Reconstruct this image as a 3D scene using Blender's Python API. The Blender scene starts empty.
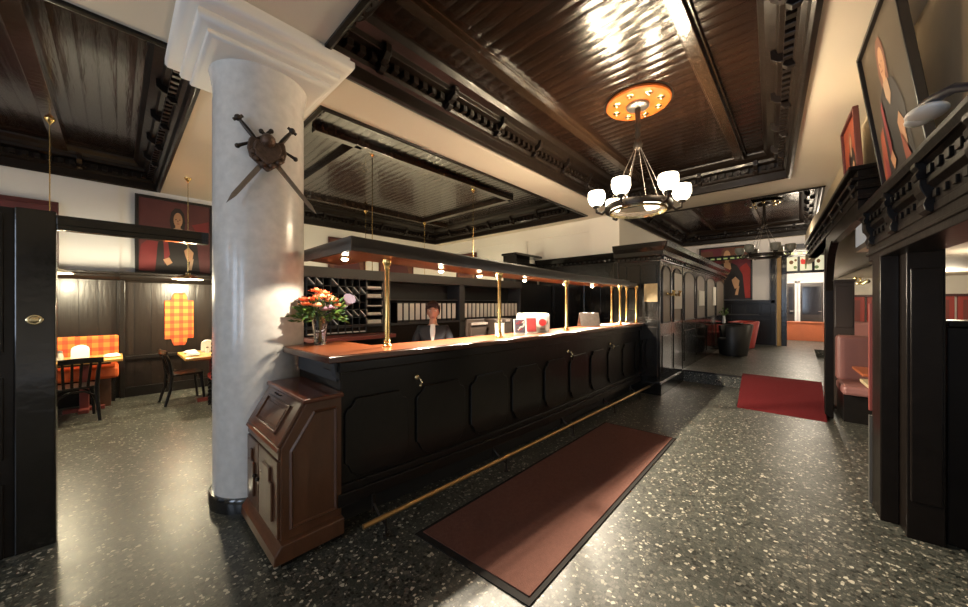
import bpy, bmesh, math, random
from mathutils import Vector, Matrix
random.seed(7)
SC = bpy.context.scene
COL = SC.collection
PI = math.pi
def R(d): return math.radians(d)

# ------------------------------------------------------------------ camera, world, light, exposure
EYE = 1.55
YAW = math.atan2(317.0, 341.1)             # angle between view axis and the counter direction (+X)
cd = bpy.data.cameras.new('camera'); cam = bpy.data.objects.new('camera', cd); COL.objects.link(cam)
cam.location = (0, 0, EYE)
cam.rotation_euler = (PI/2, 0, YAW - PI/2)
cd.sensor_width = 36.0; cd.lens = 36.0*341.1/968.0
cd.clip_start = 0.02; cd.clip_end = 100
SC.camera = cam
W = bpy.data.worlds.new('world'); SC.world = W; W.use_nodes = True
bg = W.node_tree.nodes['Background']
bg.inputs[0].default_value = (0.80, 0.86, 1.0, 1); bg.inputs[1].default_value = 0.6
def light(name, kind, loc, energy, color=(1, .8, .55), size=.05, rot=None, sy=None, spot=None):
    d = bpy.data.lights.new(name, kind); d.energy = energy; d.color = color
    if kind == 'AREA':
        d.size = size
        if sy: d.shape = 'RECTANGLE'; d.size_y = sy
    else: d.shadow_soft_size = size
    if spot: d.spot_size = R(spot); d.spot_blend = .25
    o = bpy.data.objects.new(name, d); COL.objects.link(o); o.location = loc
    if rot: o.rotation_euler = rot
    return o
# daylight from the shop windows behind and left of the viewpoint
for wy, ww in ((-.3, 1.2), (1.8, 1.2), (4.1, 1.0)):
    light('daylight_window', 'AREA', (-4.95, wy, 1.9), 18*ww, (.66, .80, 1.0), 1.9, (0, R(-90), 0), ww-.1)
vs = SC.view_settings
vs.view_transform = 'Standard'; vs.look = 'None'; vs.gamma = 1.0; vs.use_curve_mapping = False
vs.exposure = 1.15

# ------------------------------------------------------------------ materials
MAT = {}
def pm(name, col, rough=.5, metal=0., coat=0., bump=0., bscale=20., var=0., vscale=6., spec=.5, emit=0., trans=0., stretch=(1, 1, 1)):
    m = bpy.data.materials.new(name); m.use_nodes = True
    nt = m.node_tree; b = nt.nodes['Principled BSDF']
    b.inputs['Base Color'].default_value = (*col, 1); b.inputs['Roughness'].default_value = rough
    b.inputs['Metallic'].default_value = metal; b.inputs['Coat Weight'].default_value = coat
    b.inputs['Coat Roughness'].default_value = .08
    b.inputs['Specular IOR Level'].default_value = spec
    b.inputs['Transmission Weight'].default_value = trans
    if emit:
        b.inputs['Emission Color'].default_value = (*col, 1); b.inputs['Emission Strength'].default_value = emit
    if bump or var:
        tc = nt.nodes.new('ShaderNodeTexCoord'); mp = nt.nodes.new('ShaderNodeMapping')
        mp.inputs['Scale'].default_value = stretch
        nt.links.new(tc.outputs['Object'], mp.inputs['Vector'])
    if var:
        n = nt.nodes.new('ShaderNodeTexNoise'); n.inputs['Scale'].default_value = vscale; n.inputs['Detail'].default_value = 5
        nt.links.new(mp.outputs[0], n.inputs['Vector'])
        mx = nt.nodes.new('ShaderNodeMix'); mx.data_type = 'RGBA'
        mx.inputs['A'].default_value = (*[c*(1-var) for c in col], 1)
        mx.inputs['B'].default_value = (*[min(1, c*(1+var)) for c in col], 1)
        nt.links.new(n.outputs[0], mx.inputs['Factor']); nt.links.new(mx.outputs['Result'], b.inputs['Base Color'])
    if bump:
        n2 = nt.nodes.new('ShaderNodeTexNoise'); n2.inputs['Scale'].default_value = bscale; n2.inputs['Detail'].default_value = 3
        nt.links.new(mp.outputs[0], n2.inputs['Vector'])
        bp = nt.nodes.new('ShaderNodeBump'); bp.inputs['Strength'].default_value = bump; bp.inputs['Distance'].default_value = .01
        nt.links.new(n2.outputs[0], bp.inputs['Height']); nt.links.new(bp.outputs[0], b.inputs['Normal'])
    MAT[name] = m
    return m
def nmath(nt, op, a, b=None):
    n = nt.nodes.new('ShaderNodeMath'); n.operation = op
    for i, x in enumerate((a, b)):
        if x is None: continue
        if isinstance(x, (int, float)): n.inputs[i].default_value = x
        else: nt.links.new(x, n.inputs[i])
    return n.outputs[0]
def ramp(nt, fac, stops, const=True):
    r = nt.nodes.new('ShaderNodeValToRGB'); cr = r.color_ramp
    cr.interpolation = 'CONSTANT' if const else 'LINEAR'
    while len(cr.elements) < len(stops): cr.elements.new(.5)
    for e, (p, c) in zip(cr.elements, stops): e.position = p; e.color = (*c, 1)
    nt.links.new(fac, r.inputs[0]); return r.outputs[0]
def mixc(nt, fac, a, b):
    mx = nt.nodes.new('ShaderNodeMix'); mx.data_type = 'RGBA'
    for k, x in (('Factor', fac), ('A', a), ('B', b)):
        if isinstance(x, (int, float)): mx.inputs[k].default_value = x
        elif isinstance(x, tuple): mx.inputs[k].default_value = (*x, 1)
        else: nt.links.new(x, mx.inputs[k])
    return mx.outputs['Result']

def terrazzo():
    m = pm('terrazzo', (.1, .1, .1), .3, spec=.4); nt = m.node_tree; b = nt.nodes['Principled BSDF']
    g = nt.nodes.new('ShaderNodeNewGeometry')
    v = nt.nodes.new('ShaderNodeTexVoronoi'); v.inputs['Scale'].default_value = 52; v.inputs['Randomness'].default_value = 1
    nt.links.new(g.outputs['Position'], v.inputs['Vector'])
    e = nt.nodes.new('ShaderNodeTexVoronoi'); e.feature = 'DISTANCE_TO_EDGE'; e.inputs['Scale'].default_value = 52
    nt.links.new(g.outputs['Position'], e.inputs['Vector'])
    sep = nt.nodes.new('ShaderNodeSeparateColor'); nt.links.new(v.outputs['Color'], sep.inputs[0])
    chip = ramp(nt, sep.outputs[0], [(0, (.040, .044, .037)), (.25, (.075, .076, .063)), (.48, (.014, .015, .013)), (.66, (.11, .105, .088)),
                                     (.82, (.21, .195, .155)), (.92, (.44, .41, .33))])
    mask = nmath(nt, 'GREATER_THAN', e.outputs['Distance'], nmath(nt, 'MULTIPLY', sep.outputs[1], .26))
    n = nt.nodes.new('ShaderNodeTexNoise'); n.inputs['Scale'].default_value = 140; nt.links.new(g.outputs['Position'], n.inputs['Vector'])
    base = ramp(nt, n.outputs[0], [(.3, (.022, .025, .021)), (.6, (.062, .063, .053))], False)
    c = mixc(nt, mask, base, chip)
    sx = nt.nodes.new('ShaderNodeSeparateXYZ'); nt.links.new(g.outputs['Position'], sx.inputs[0])
    def joint(o, off):
        f = nmath(nt, 'FRACT', nmath(nt, 'DIVIDE', nmath(nt, 'ADD', o, off), .3245))
        return nmath(nt, 'LESS_THAN', nmath(nt, 'ABSOLUTE', nmath(nt, 'SUBTRACT', f, .5)), .008)
    j = nmath(nt, 'MAXIMUM', joint(sx.outputs[0], .045+3.245+.16225), joint(sx.outputs[1], .03+3.245+.16225))
    c = mixc(nt, nmath(nt, 'MULTIPLY', j, .75), c, (.035, .030, .024))
    nt.links.new(c, b.inputs['Base Color'])
    n3 = nt.nodes.new('ShaderNodeTexNoise'); n3.inputs['Scale'].default_value = 3; nt.links.new(g.outputs['Position'], n3.inputs['Vector'])
    rr = nmath(nt, 'ADD', nmath(nt, 'MULTIPLY', n3.outputs[0], .16), .30); nt.links.new(rr, b.inputs['Roughness'])
    n4 = nt.nodes.new('ShaderNodeTexNoise'); n4.inputs['Scale'].default_value = 9; nt.links.new(g.outputs['Position'], n4.inputs['Vector'])
    bp = nt.nodes.new('ShaderNodeBump'); bp.inputs['Strength'].default_value = .12; bp.inputs['Distance'].default_value = .01
    nt.links.new(n4.outputs[0], bp.inputs['Height']); nt.links.new(bp.outputs[0], b.inputs['Normal'])
terrazzo()

def planks(name, axis, width, colA, colB, rough=.16, depth=.6, coat=.3, strength=.55):
    """glossy boards: grooves every `width` along object axis, per-board tone and tilt"""
    m = pm(name, colA, rough, coat=coat); nt = m.node_tree; b = nt.nodes['Principled BSDF']
    g = nt.nodes.new('ShaderNodeNewGeometry'); sx = nt.nodes.new('ShaderNodeSeparateXYZ'); nt.links.new(g.outputs['Position'], sx.inputs[0])
    o = sx.outputs[axis]
    d = nmath(nt, 'DIVIDE', o, width); f = nmath(nt, 'FRACT', d); fl = nmath(nt, 'FLOOR', d)
    wn = nt.nodes.new('ShaderNodeTexWhiteNoise'); wn.noise_dimensions = '1D'; nt.links.new(fl, wn.inputs['W'])
    edge = nmath(nt, 'ABSOLUTE', nmath(nt, 'SUBTRACT', f, .5))
    groove = nmath(nt, 'GREATER_THAN', edge, .465)
    mp = nt.nodes.new('ShaderNodeMapping'); s = [1.2, 1.2, 1.2]; s[axis] = 14; mp.inputs['Scale'].default_value = s
    nt.links.new(g.outputs['Position'], mp.inputs['Vector'])
    n = nt.nodes.new('ShaderNodeTexNoise'); n.inputs['Scale'].default_value = 2.2; n.inputs['Detail'].default_value = 6
    nt.links.new(mp.outputs[0], n.inputs['Vector'])
    t = nmath(nt, 'ADD', nmath(nt, 'MULTIPLY', n.outputs[0], .7), nmath(nt, 'MULTIPLY', wn.outputs[0], .35))
    c = mixc(nt, t, colA, colB)
    c = mixc(nt, groove, c, (.004, .003, .003))
    nt.links.new(c, b.inputs['Base Color'])
    crown = nmath(nt, 'MULTIPLY', nmath(nt, 'MULTIPLY', edge, edge), -depth)
    h = nmath(nt, 'ADD', nmath(nt, 'ADD', crown, nmath(nt, 'MULTIPLY', n.outputs[0], .4)), nmath(nt, 'MULTIPLY', groove, -.5))
    bp = nt.nodes.new('ShaderNodeBump'); bp.inputs['Strength'].default_value = strength; bp.inputs['Distance'].default_value = .012
    nt.links.new(h, bp.inputs['Height']); nt.links.new(bp.outputs[0], b.inputs['Normal'])
planks('ceiling_boards', 0, .135, (.007, .004, .003), (.026, .012, .007), rough=.17, depth=1.7, strength=.9)
planks('wall_boards', 0, .20, (.006, .004, .003), (.017, .010, .007), rough=.34, coat=.04, depth=.8)
planks('black_boards', 1, .22, (.008, .007, .006), (.016, .013, .011), rough=.14, depth=.3)

def tartan():
    m = pm('tartan', (.8, .25, .05), .8); nt = m.node_tree; b = nt.nodes['Principled BSDF']
    g = nt.nodes.new('ShaderNodeNewGeometry'); sx = nt.nodes.new('ShaderNodeSeparateXYZ'); nt.links.new(g.outputs['Position'], sx.inputs[0])
    def band(o, p, w): return nmath(nt, 'LESS_THAN', nmath(nt, 'FRACT', nmath(nt, 'DIVIDE', nmath(nt, 'ADD', o, 20), p)), w)
    a = band(sx.outputs[0], .12, .45); c2 = band(sx.outputs[2], .13, .45)
    s = nmath(nt, 'MULTIPLY', nmath(nt, 'ADD', a, c2), .5)
    c = ramp(nt, s, [(0, (.66, .18, .026)), (.4, (.54, .085, .016)), (.9, (.36, .040, .012))])
    nt.links.new(c, b.inputs['Base Color'])
tartan()

pm('plaster', (.80, .75, .66), .7, bump=.08, bscale=60, var=.03, vscale=2)
pm('plaster_soffit', (.74, .66, .54), .65, bump=.06, bscale=40, var=.03, vscale=1.5)
pm('wall_cool', (.74, .72, .72), .7, var=.03, vscale=2)
pm('wall_warm_lit', (.60, .49, .34), .6, var=.18, vscale=3, bump=.1, bscale=8)  # white right-hand wall, warm lamplight put into its base colour
pm('column_marble', (.68, .655, .62), .26, coat=.25, var=.20, vscale=16, bump=.05, bscale=12)
pm('capital_white', (.84, .80, .74), .5)
pm('black_lacquer', (.009, .008, .007), .16, coat=.3, bump=.25, bscale=9, var=.3, vscale=10)
pm('black_wood', (.010, .008, .007), .32, coat=.05, spec=.28, bump=.3, bscale=14, var=.4, vscale=14)
pm('rail_brass', (.50, .32, .13), .38, metal=.9, var=.15, vscale=12)
pm('counter_black', (.007, .006, .005), .3, coat=.12, bump=.25, bscale=9, var=.3, vscale=10, spec=.3)
pm('black_matte', (.012, .012, .012), .5)
pm('portal_black', (.008, .006, .005), .3, spec=.13, bump=.15, bscale=16, var=.4, vscale=8)
pm('cornice_wood', (.012, .008, .006), .3, coat=.06, spec=.25, bump=.25, bscale=16, var=.4, vscale=8)
pm('rib_wood', (.030, .016, .009), .2, coat=.3, bump=.3, bscale=16, var=.4, vscale=12)
pm('counter_top', (.17, .045, .014), .3, coat=.25, var=.35, vscale=5, stretch=(1, 8, 1), bump=.04, bscale=10)
pm('counter_edge', (.06, .020, .009), .25, coat=.3, var=.3, vscale=6)
pm('desk_wood', (.095, .040, .020), .3, coat=.25, var=.4, vscale=5, stretch=(4, 4, 1), bump=.08, bscale=30)
pm('desk_top', (.11, .034, .018), .22, coat=.4, var=.3, vscale=5)
pm('brass', (.80, .56, .22), .22, metal=1, bump=.05, bscale=30)
pm('brass_pale', (.80, .66, .38), .25, metal=1)
pm('copper_soffit', (.40, .17, .07), .3, metal=.7, var=.15, vscale=4)
pm('canopy_paint', (.055, .047, .042), .3, coat=.3, bump=.1, bscale=14)
pm('iron', (.045, .036, .03), .38, metal=.7, bump=.3, bscale=60, var=.4, vscale=40)
pm('steel', (.28, .25, .23), .32, metal=.9, var=.3, vscale=30)
pm('bronze', (.10, .06, .04), .45, metal=.5, bump=.6, bscale=70, var=.5, vscale=50)
pm('orange_wood', (.36, .085, .012), .35, coat=.3, var=.25, vscale=12)
pm('runner', (.115, .054, .042), .95, bump=.5, bscale=260, var=.22, vscale=40, spec=.1)
pm('red_carpet', (.125, .014, .016), .95, bump=.5, bscale=260, var=.25, vscale=60, spec=.1)
pm('rubber', (.016, .014, .013), .8, spec=.15)
pm('shade_glass', (1.0, .88, .66), .4, emit=4.0)
pm('petal_lilac', (.13, .10, .14), .7)
pm('shade_unlit', (.34, .34, .29), .3)
pm('lamp_glow', (1.0, .90, .65), .4, emit=5.0)
pm('spot_glow', (1.0, .86, .62), .4, emit=25.0)
pm('orange_vinyl', (.72, .13, .03), .45, var=.1, vscale=6)
pm('table_wood', (.66, .36, .09), .3, coat=.2, var=.15, vscale=8, stretch=(1, 6, 1))
pm('red_paint', (.20, .045, .035), .4)
pm('box_white', (.42, .41, .38), .6)
pm('white', (.82, .82, .80), .5)
pm('paper', (.78, .76, .70), .8)
pm('paper_aged', (.36, .28, .16), .8, var=.2, vscale=20)
pm('napkin', (.88, .86, .82), .9)
pm('dark_glass', (.03, .03, .035), .08)
pm('clear_glass', (.95, .97, .96), .03, trans=1.0)
pm('plastic_black', (.02, .018, .018), .35)
pm('plastic_brown', (.012, .008, .006), .5, spec=.15)
pm('navy', (.012, .014, .028), .4)
pm('grey_panel', (.06, .056, .05), .5)
pm('grey_dark', (.045, .046, .048), .55)  # even dark grey for shelves, uprights, rack grid and counter end board
pm('mauve_vinyl', (.30, .135, .12), .4, coat=.1, var=.1, vscale=4)
pm('red_vinyl', (.36, .045, .035), .45)
pm('black_vinyl', (.012, .012, .012), .42)
pm('leaf', (.07, .14, .02), .5, var=.4, vscale=25)
pm('leaf_dark', (.035, .10, .03), .5, var=.3, vscale=25)
pm('petal_orange', (.80, .20, .07), .6, var=.12, vscale=30)
pm('petal_peach', (.85, .42, .22), .6, var=.1, vscale=30)
pm('petal_mauve', (.30, .17, .22), .6, var=.1, vscale=30)
pm('skin', (.56, .31, .22), .5)
pm('lips', (.42, .12, .11), .4)
pm('eye_white', (.7, .68, .65), .3)
pm('hair', (.035, .010, .006), .4, bump=.6, bscale=90, var=.4, vscale=50)
pm('jacket', (.010, .011, .016), .75)
pm('canvas_dark', (.085, .020, .022), .5, var=.45, vscale=3)
pm('canvas_red', (.17, .016, .018), .5, var=.3, vscale=5)
pm('canvas_black', (.014, .010, .010), .5, var=.4, vscale=5)
pm('canvas_skin', (.42, .22, .12), .5, var=.15, vscale=9)
pm('canvas_pale', (.34, .22, .14), .5, var=.15, vscale=9)
pm('canvas_orange', (.26, .05, .02), .5, var=.4, vscale=5)
pm('canvas_olive', (.055, .040, .025), .42, var=.35, vscale=3)
pm('canvas_brown', (.16, .06, .035), .5, var=.5, vscale=5)
pm('frame_black', (.012, .010, .010), .35)
pm('frame_maroon', (.07, .015, .015), .4)
pm('rust', (.35, .09, .03), .5, coat=.2, var=.2, vscale=5)
pm('door_dark', (.035, .025, .02), .3)
pm('yellow_wood', (.50, .30, .10), .4)
pm('stain_cream', (.85, .78, .52), .5, emit=.35)
pm('stain_red', (.75, .05, .03), .5, emit=.3)
pm('stain_green', (.25, .33, .12), .5, emit=.15)
pm('stain_brown', (.30, .14, .05), .5, emit=.1)
pm('packet_dark', (.05, .045, .06), .3, var=.9, vscale=70)
pm('packet_red', (.20, .03, .03), .3, var=.4, vscale=40)
pm('strawberry', (.55, .03, .03), .4)

# ------------------------------------------------------------------ mesh building
ORG = {}
class MB:
    def __init__(s, M=None): s.v = []; s.f = []; s.mi = []; s.M = M or Matrix.Identity(4); s.k = 0
    def add(s, vs, fs):
        b = len(s.v); s.v += [s.M @ Vector(p) for p in vs]
        for f in fs: s.f.append([b+i for i in f]); s.mi.append(s.k)
        return s
    def box(s, x0, x1, y0, y1, z0, z1):
        return s.add([(x0,y0,z0),(x1,y0,z0),(x1,y1,z0),(x0,y1,z0),(x0,y0,z1),(x1,y0,z1),(x1,y1,z1),(x0,y1,z1)],
              [(0,3,2,1),(4,5,6,7),(0,1,5,4),(1,2,6,5),(2,3,7,6),(3,0,4,7)])
    def prism(s, pts, z0, z1, zf=None):
        n = len(pts); f = zf or (lambda x, y: 0)
        v = [(x, y, z0+f(x, y)) for x, y in pts] + [(x, y, z1+f(x, y)) for x, y in pts]
        return s.add(v, [list(range(n))[::-1], list(range(n, 2*n))] + [(i, (i+1) % n, n+(i+1) % n, n+i) for i in range(n)])
    def ext(s, prof, axis, a, b):
        """profile of (p,q) pairs extruded along axis: x -> (y,z); y -> (x,z)"""
        n = len(prof)
        mk = (lambda t, p, q: (t, p, q)) if axis == 'x' else (lambda t, p, q: (p, t, q))
        v = [mk(a, p, q) for p, q in prof] + [mk(b, p, q) for p, q in prof]
        return s.add(v, [list(range(n))[::-1], list(range(n, 2*n))] + [(i, (i+1) % n, n+(i+1) % n, n+i) for i in range(n)])
    def lathe(s, prof, cx=0, cy=0, cz=0, n=20, sx=1, sy=1, loop=False):
        m = len(prof); v = []
        for i in range(n):
            a = 2*PI*i/n
            for r, z in prof: v.append((cx+r*math.cos(a)*sx, cy+r*math.sin(a)*sy, cz+z))
        f = []
        for i in range(n):
            for j in range(m-1):
                f.append((i*m+j, ((i+1) % n)*m+j, ((i+1) % n)*m+j+1, i*m+j+1))
            if loop: f.append((i*m+m-1, ((i+1) % n)*m+m-1, ((i+1) % n)*m, i*m))
        if not loop: f.append([i*m for i in range(n)][::-1]); f.append([i*m+m-1 for i in range(n)])
        return s.add(v, f)
    def tube(s, pts, r, n=8):
        pts = [Vector(p) for p in pts]; rs = r if isinstance(r, (list, tuple)) else [r]*len(pts)
        v = []; up = None
        for i, p in enumerate(pts):
            d = (pts[min(i+1, len(pts)-1)] - pts[max(i-1, 0)]).normalized()
            if up is None:
                up = Vector((0, 0, 1)) if abs(d.z) < .9 else Vector((1, 0, 0))
            u = d.cross(up).normalized(); w = u.cross(d).normalized(); up = w
            for k in range(n):
                a = 2*PI*k/n; v.append(p + rs[i]*(math.cos(a)*u + math.sin(a)*w))
        m = len(pts); f = []
        for i in range(m-1):
            for k in range(n): f.append((i*n+k, i*n+(k+1) % n, (i+1)*n+(k+1) % n, (i+1)*n+k))
        f.append(list(range(n))[::-1]); f.append(list(range((m-1)*n, m*n)))
        return s.add(v, f)
    def ball(s, c, r, n=12, m=8, sx=1, sy=1, sz=1):
        v = [(c[0], c[1], c[2]-r*sz)]
        for j in range(1, m):
            t = -PI/2 + PI*j/m
            for i in range(n):
                a = 2*PI*i/n; v.append((c[0]+r*sx*math.cos(t)*math.cos(a), c[1]+r*sy*math.cos(t)*math.sin(a), c[2]+r*sz*math.sin(t)))
        v.append((c[0], c[1], c[2]+r*sz)); f = []
        for i in range(n):
            f.append((0, 1+(i+1) % n, 1+i)); f.append((len(v)-1, 1+(m-2)*n+i, 1+(m-2)*n+(i+1) % n))
        for j in range(m-2):
            for i in range(n): f.append((1+j*n+i, 1+j*n+(i+1) % n, 1+(j+1)*n+(i+1) % n, 1+(j+1)*n+i))
        return s.add(v, f)
    def torus(s, c, Rr, r, n=32, m=8, M=None):
        M = M or Matrix.Identity(3); v = []
        for i in range(n):
            a = 2*PI*i/n
            for j in range(m):
                b = 2*PI*j/m
                v.append(Vector(c) + M @ Vector(((Rr+r*math.cos(b))*math.cos(a), (Rr+r*math.cos(b))*math.sin(a), r*math.sin(b))))
        return s.add(v, [(i*m+j, ((i+1) % n)*m+j, ((i+1) % n)*m+(j+1) % m, i*m+(j+1) % m) for i in range(n) for j in range(m)])
    def face(s, pts): return s.add(pts, [list(range(len(pts)))])
    def slab(s, pts, d):
        """polygon in space thickened by the vector d"""
        n = len(pts); d = Vector(d); v = [Vector(p) for p in pts] + [Vector(p)+d for p in pts]
        return s.add(v, [list(range(n))[::-1], list(range(n, 2*n))] + [(i, (i+1) % n, n+(i+1) % n, n+i) for i in range(n)])
    def build(s, name, mats, parent=None, origin=None, smooth=None, bevel=0, local=False):
        me = bpy.data.meshes.new(name)
        off = Vector((0, 0, 0))
        if parent is not None and not local: off = ORG.get(parent.name, Vector((0, 0, 0)))
        elif origin is not None: off = Vector(origin)
        me.from_pydata([tuple(p-off) for p in s.v], [], s.f)
        mats = mats if isinstance(mats, (list, tuple)) else [mats]
        for m in mats: me.materials.append(MAT[m])
        if len(mats) > 1: me.polygons.foreach_set('material_index', s.mi)
        bm = bmesh.new(); bm.from_mesh(me); bmesh.ops.recalc_face_normals(bm, faces=bm.faces); bm.to_mesh(me); bm.free()
        if smooth:
            me.shade_smooth(); me.set_sharp_from_angle(angle=R(smooth))
        o = bpy.data.objects.new(name, me); COL.objects.link(o)
        if parent is not None:
            o.parent = parent; ORG[o.name] = off
        elif origin is not None: o.location = off; ORG[o.name] = off
        if bevel:
            b = o.modifiers.new('bevel', 'BEVEL'); b.width = bevel; b.segments = 2; b.limit_method = 'ANGLE'; b.angle_limit = R(40)
        return o
def tag(o, label, cat, group=None):
    o['label'] = label; o['category'] = cat
    if group: o['group'] = group
    return o
def thing(name, label, cat, loc, rotz=0, group=None):
    o = bpy.data.objects.new(name, None); COL.objects.link(o); o.empty_display_size = .1
    o.location = loc; o.rotation_euler = (0, 0, rotz); ORG[o.name] = Vector(loc)
    return tag(o, label, cat, group)
def plabel(o, label): o['label'] = label; return o
def struct(o): o['kind'] = 'structure'; return o
def copy_tree(o, parent=None):
    c = o.copy(); COL.objects.link(c)
    if parent is not None: c.parent = parent
    for ch in list(o.children): copy_tree(ch, c)
    return c
def ring_frame(mb, x0, x1, y0, y1, prof):
    """mitred moulding round the inside of a rectangle; prof = (inset, z) list, closed"""
    n = len(prof); v = []
    for cxn, cyn in ((0, 0), (1, 0), (1, 1), (0, 1)):
        for d, z in prof:
            v.append((x1-d if cxn else x0+d, y1-d if cyn else y0+d, z))
    f = [(i*n+j, ((i+1) % 4)*n+j, ((i+1) % 4)*n+(j+1) % n, i*n+(j+1) % n) for i in range(4) for j in range(n)]
    return mb.add(v, f)

# ------------------------------------------------------------------ the room shell
H = 3.617      # plaster soffit between the coffers
ZC = 4.02      # boarded coffer ceilings
struct(MB().box(-6, 19, -4.3, 9.6, -.1, 0).build('floor', 'terrazzo'))
RZ = .225      # raised floor at the far end
struct(MB().box(7.74, 19, -.28, 3.3, .001, RZ).box(13.7, 19, -1.05, -.28, .001, RZ).build('floor', 'terrazzo'))
mb = MB(); mb.box(7.725, 7.78, .78, 1.74, RZ-.03, RZ+.003)
struct(mb.build('trim_1', 'black_wood', bevel=.006))

def skew(o, whole):
    """the right-hand edge of the main coffer follows the out-of-square right wall"""
    for v in o.data.vertices:
        x = min(max(v.co.x, 1.14), 7.45); d = -.117+.0547*(x-3.26)
        if whole: v.co.y += d*(3.02-v.co.y)/3.0
        elif abs(v.co.y-.02) < .001: v.co.y += d
COF = {'main': (1.14, 7.45, .02, 3.02), 'desk': (1.457, 7.52, 3.68, 9.3), 'left': (-6, .53, 3.70, 8.66), 'far': (8.45, 13.9, -.30, 3.15)}
xs = sorted({-6, .53, 1.14, 1.457, 7.45, 7.52, 8.45, 13.9, 14.4}); ys = sorted({-1.1, -.30, .02, 3.02, 3.15, 3.68, 3.70, 8.66, 9.3, 9.6})
mb = MB()
for i in range(len(xs)-1):
    for j in range(len(ys)-1):
        mx, my = (xs[i]+xs[i+1])/2, (ys[j]+ys[j+1])/2
        if any(a < mx < b and c < my < d for a, b, c, d in COF.values()): continue
        mb.box(xs[i], xs[i+1], ys[j], ys[j+1], H, H+.06)
skew(struct(mb.build('ceiling', 'plaster_soffit')), False)
mb = MB()
for a, b, c, d in COF.values(): mb.box(a-.05, b+.05, c-.3, d+.05, ZC, ZC+.05)
struct(mb.build('ceiling', 'ceiling_boards'))
PROF = [(-.015, H+.0), (-.015, H-.022), (.02, H-.03), (.045, H-.012), (.05, H+.10), (.085, H+.12), (.10, H+.15), (.10, H+.235), (.20, H+.255), (.215, H+.30), (.29, H+.335), (.33, H+.38), (.34, ZC+.01), (-.03, ZC+.01)]
def corbel_prof(k=1.0):
    return [(0, 0), (.05, -.005), (.085, .03), (.075, .06), (.12, .075), (.165, .12), (.17, .20), (0, .20)]
n_trim = [2]
for key, (a, b, c, d) in COF.items():
    mb = MB(); ring_frame(mb, a, b, c, d, PROF)
    st = .115
    x = a+.2
    while x < b-.2:
        mb.box(x, x+.058, c+.09, c+.165, H+.155, H+.225); mb.box(x, x+.058, d-.165, d-.09, H+.155, H+.225); x += st
    y = c+.2
    while y < d-.2:
        mb.box(a+.09, a+.165, y, y+.058, H+.155, H+.225); mb.box(b-.165, b-.09, y, y+.058, H+.155, H+.225); y += st
    P2 = [(.085+p, H+.105+q) for p, q in corbel_prof()]
    x = a+.55
    while x < b-.4:
        mb.ext([(c+p, q) for p, q in P2], 'x', x-.03, x+.03); mb.ext([(d-p, q) for p, q in P2], 'x', x-.03, x+.03); x += .84
    y = c+.45
    while y < d-.35:
        mb.ext([(a+p, q) for p, q in P2], 'y', y-.03, y+.03); mb.ext([(b-p, q) for p, q in P2], 'y', y-.03, y+.03); y += .84
    o = struct(mb.build('trim_%d' % n_trim[0], 'cornice_wood', bevel=.004)); n_trim[0] += 1
    if key == 'main': skew(o, True)
# ceiling ribs
mb = MB()
for y in (2.30, .74): mb.box(1.5, 7.1, y-.055, y+.055, ZC-.085, ZC); mb.box(1.5, 7.1, y-.085, y+.085, ZC-.035, ZC)
mb.box(1.85, 6.25, 4.88, 5.0, ZC-.09, ZC); mb.box(6.13, 6.25, 4.9, 8.2, ZC-.09, ZC); mb.box(2.45, 2.57, 4.9, 8.2, ZC-.09, ZC)
mb.box(1.85, 7.1, 8.15, 8.27, ZC-.09, ZC)
mb.box(-.66, -.52, 4.05, 8.4, ZC-.09, ZC)
for y in (.9, 2.1): mb.box(8.8, 13.5, y-.05, y+.05, ZC-.07, ZC)
struct(mb.build('trim_%d' % n_trim[0], 'rib_wood', bevel=.006)); n_trim[0] += 1

# walls
mb = MB(); mb.box(-6, 2.2, 8.75, 8.95, 0, H); mb.box(-6, .03, 8.69, 8.75, 0, H)
struct(mb.build('wall_left', 'wall_cool'))
mb = MB(); mb.box(2.2, 8.1, 9.45, 9.6, 0, H); mb.box(2.1, 2.2, 8.75, 9.6, 0, H)
struct(mb.build('wall_back', 'plaster'))
mb = MB(); mb.box(7.93, 8.1, 3.2, 9.45, 0, H); mb.box(7.86, 7.93, 3.06, 3.80, 0, H); mb.box(7.885, 7.93, 5.68, 6.14, 0, H-.3)
mb.box(7.9, 7.93, 3.8, 9.45, H-.3, H)
struct(mb.build('wall_end', 'plaster'))
struct(MB().box(7.93, 14.4, 3.2, 3.35, 0, H).build('wall_side', 'plaster'))
FX = 14.2
mb = MB(); mb.box(FX, FX+.2, .42, 3.35, 0, H); mb.box(FX, FX+.2, -.62, .42, 3.08, H); mb.box(FX, FX+.2, -1.1, -.6, 0, H)
struct(mb.build('wall_far', 'wall_cool'))
# corridor beyond the far opening
CXE = 18.2
mb = MB(); mb.box(FX+.2, CXE, .55, .7, RZ, 3.2); mb.box(FX+.2, CXE, -.95, -.8, RZ, 3.2); mb.box(FX+.2, CXE+.1, -.95, .7, 3.1, 3.2); mb.box(CXE, CXE+.1, -.95, .7, RZ, 3.2)
struct(mb.build('wall_corridor', 'wall_cool'))
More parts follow.
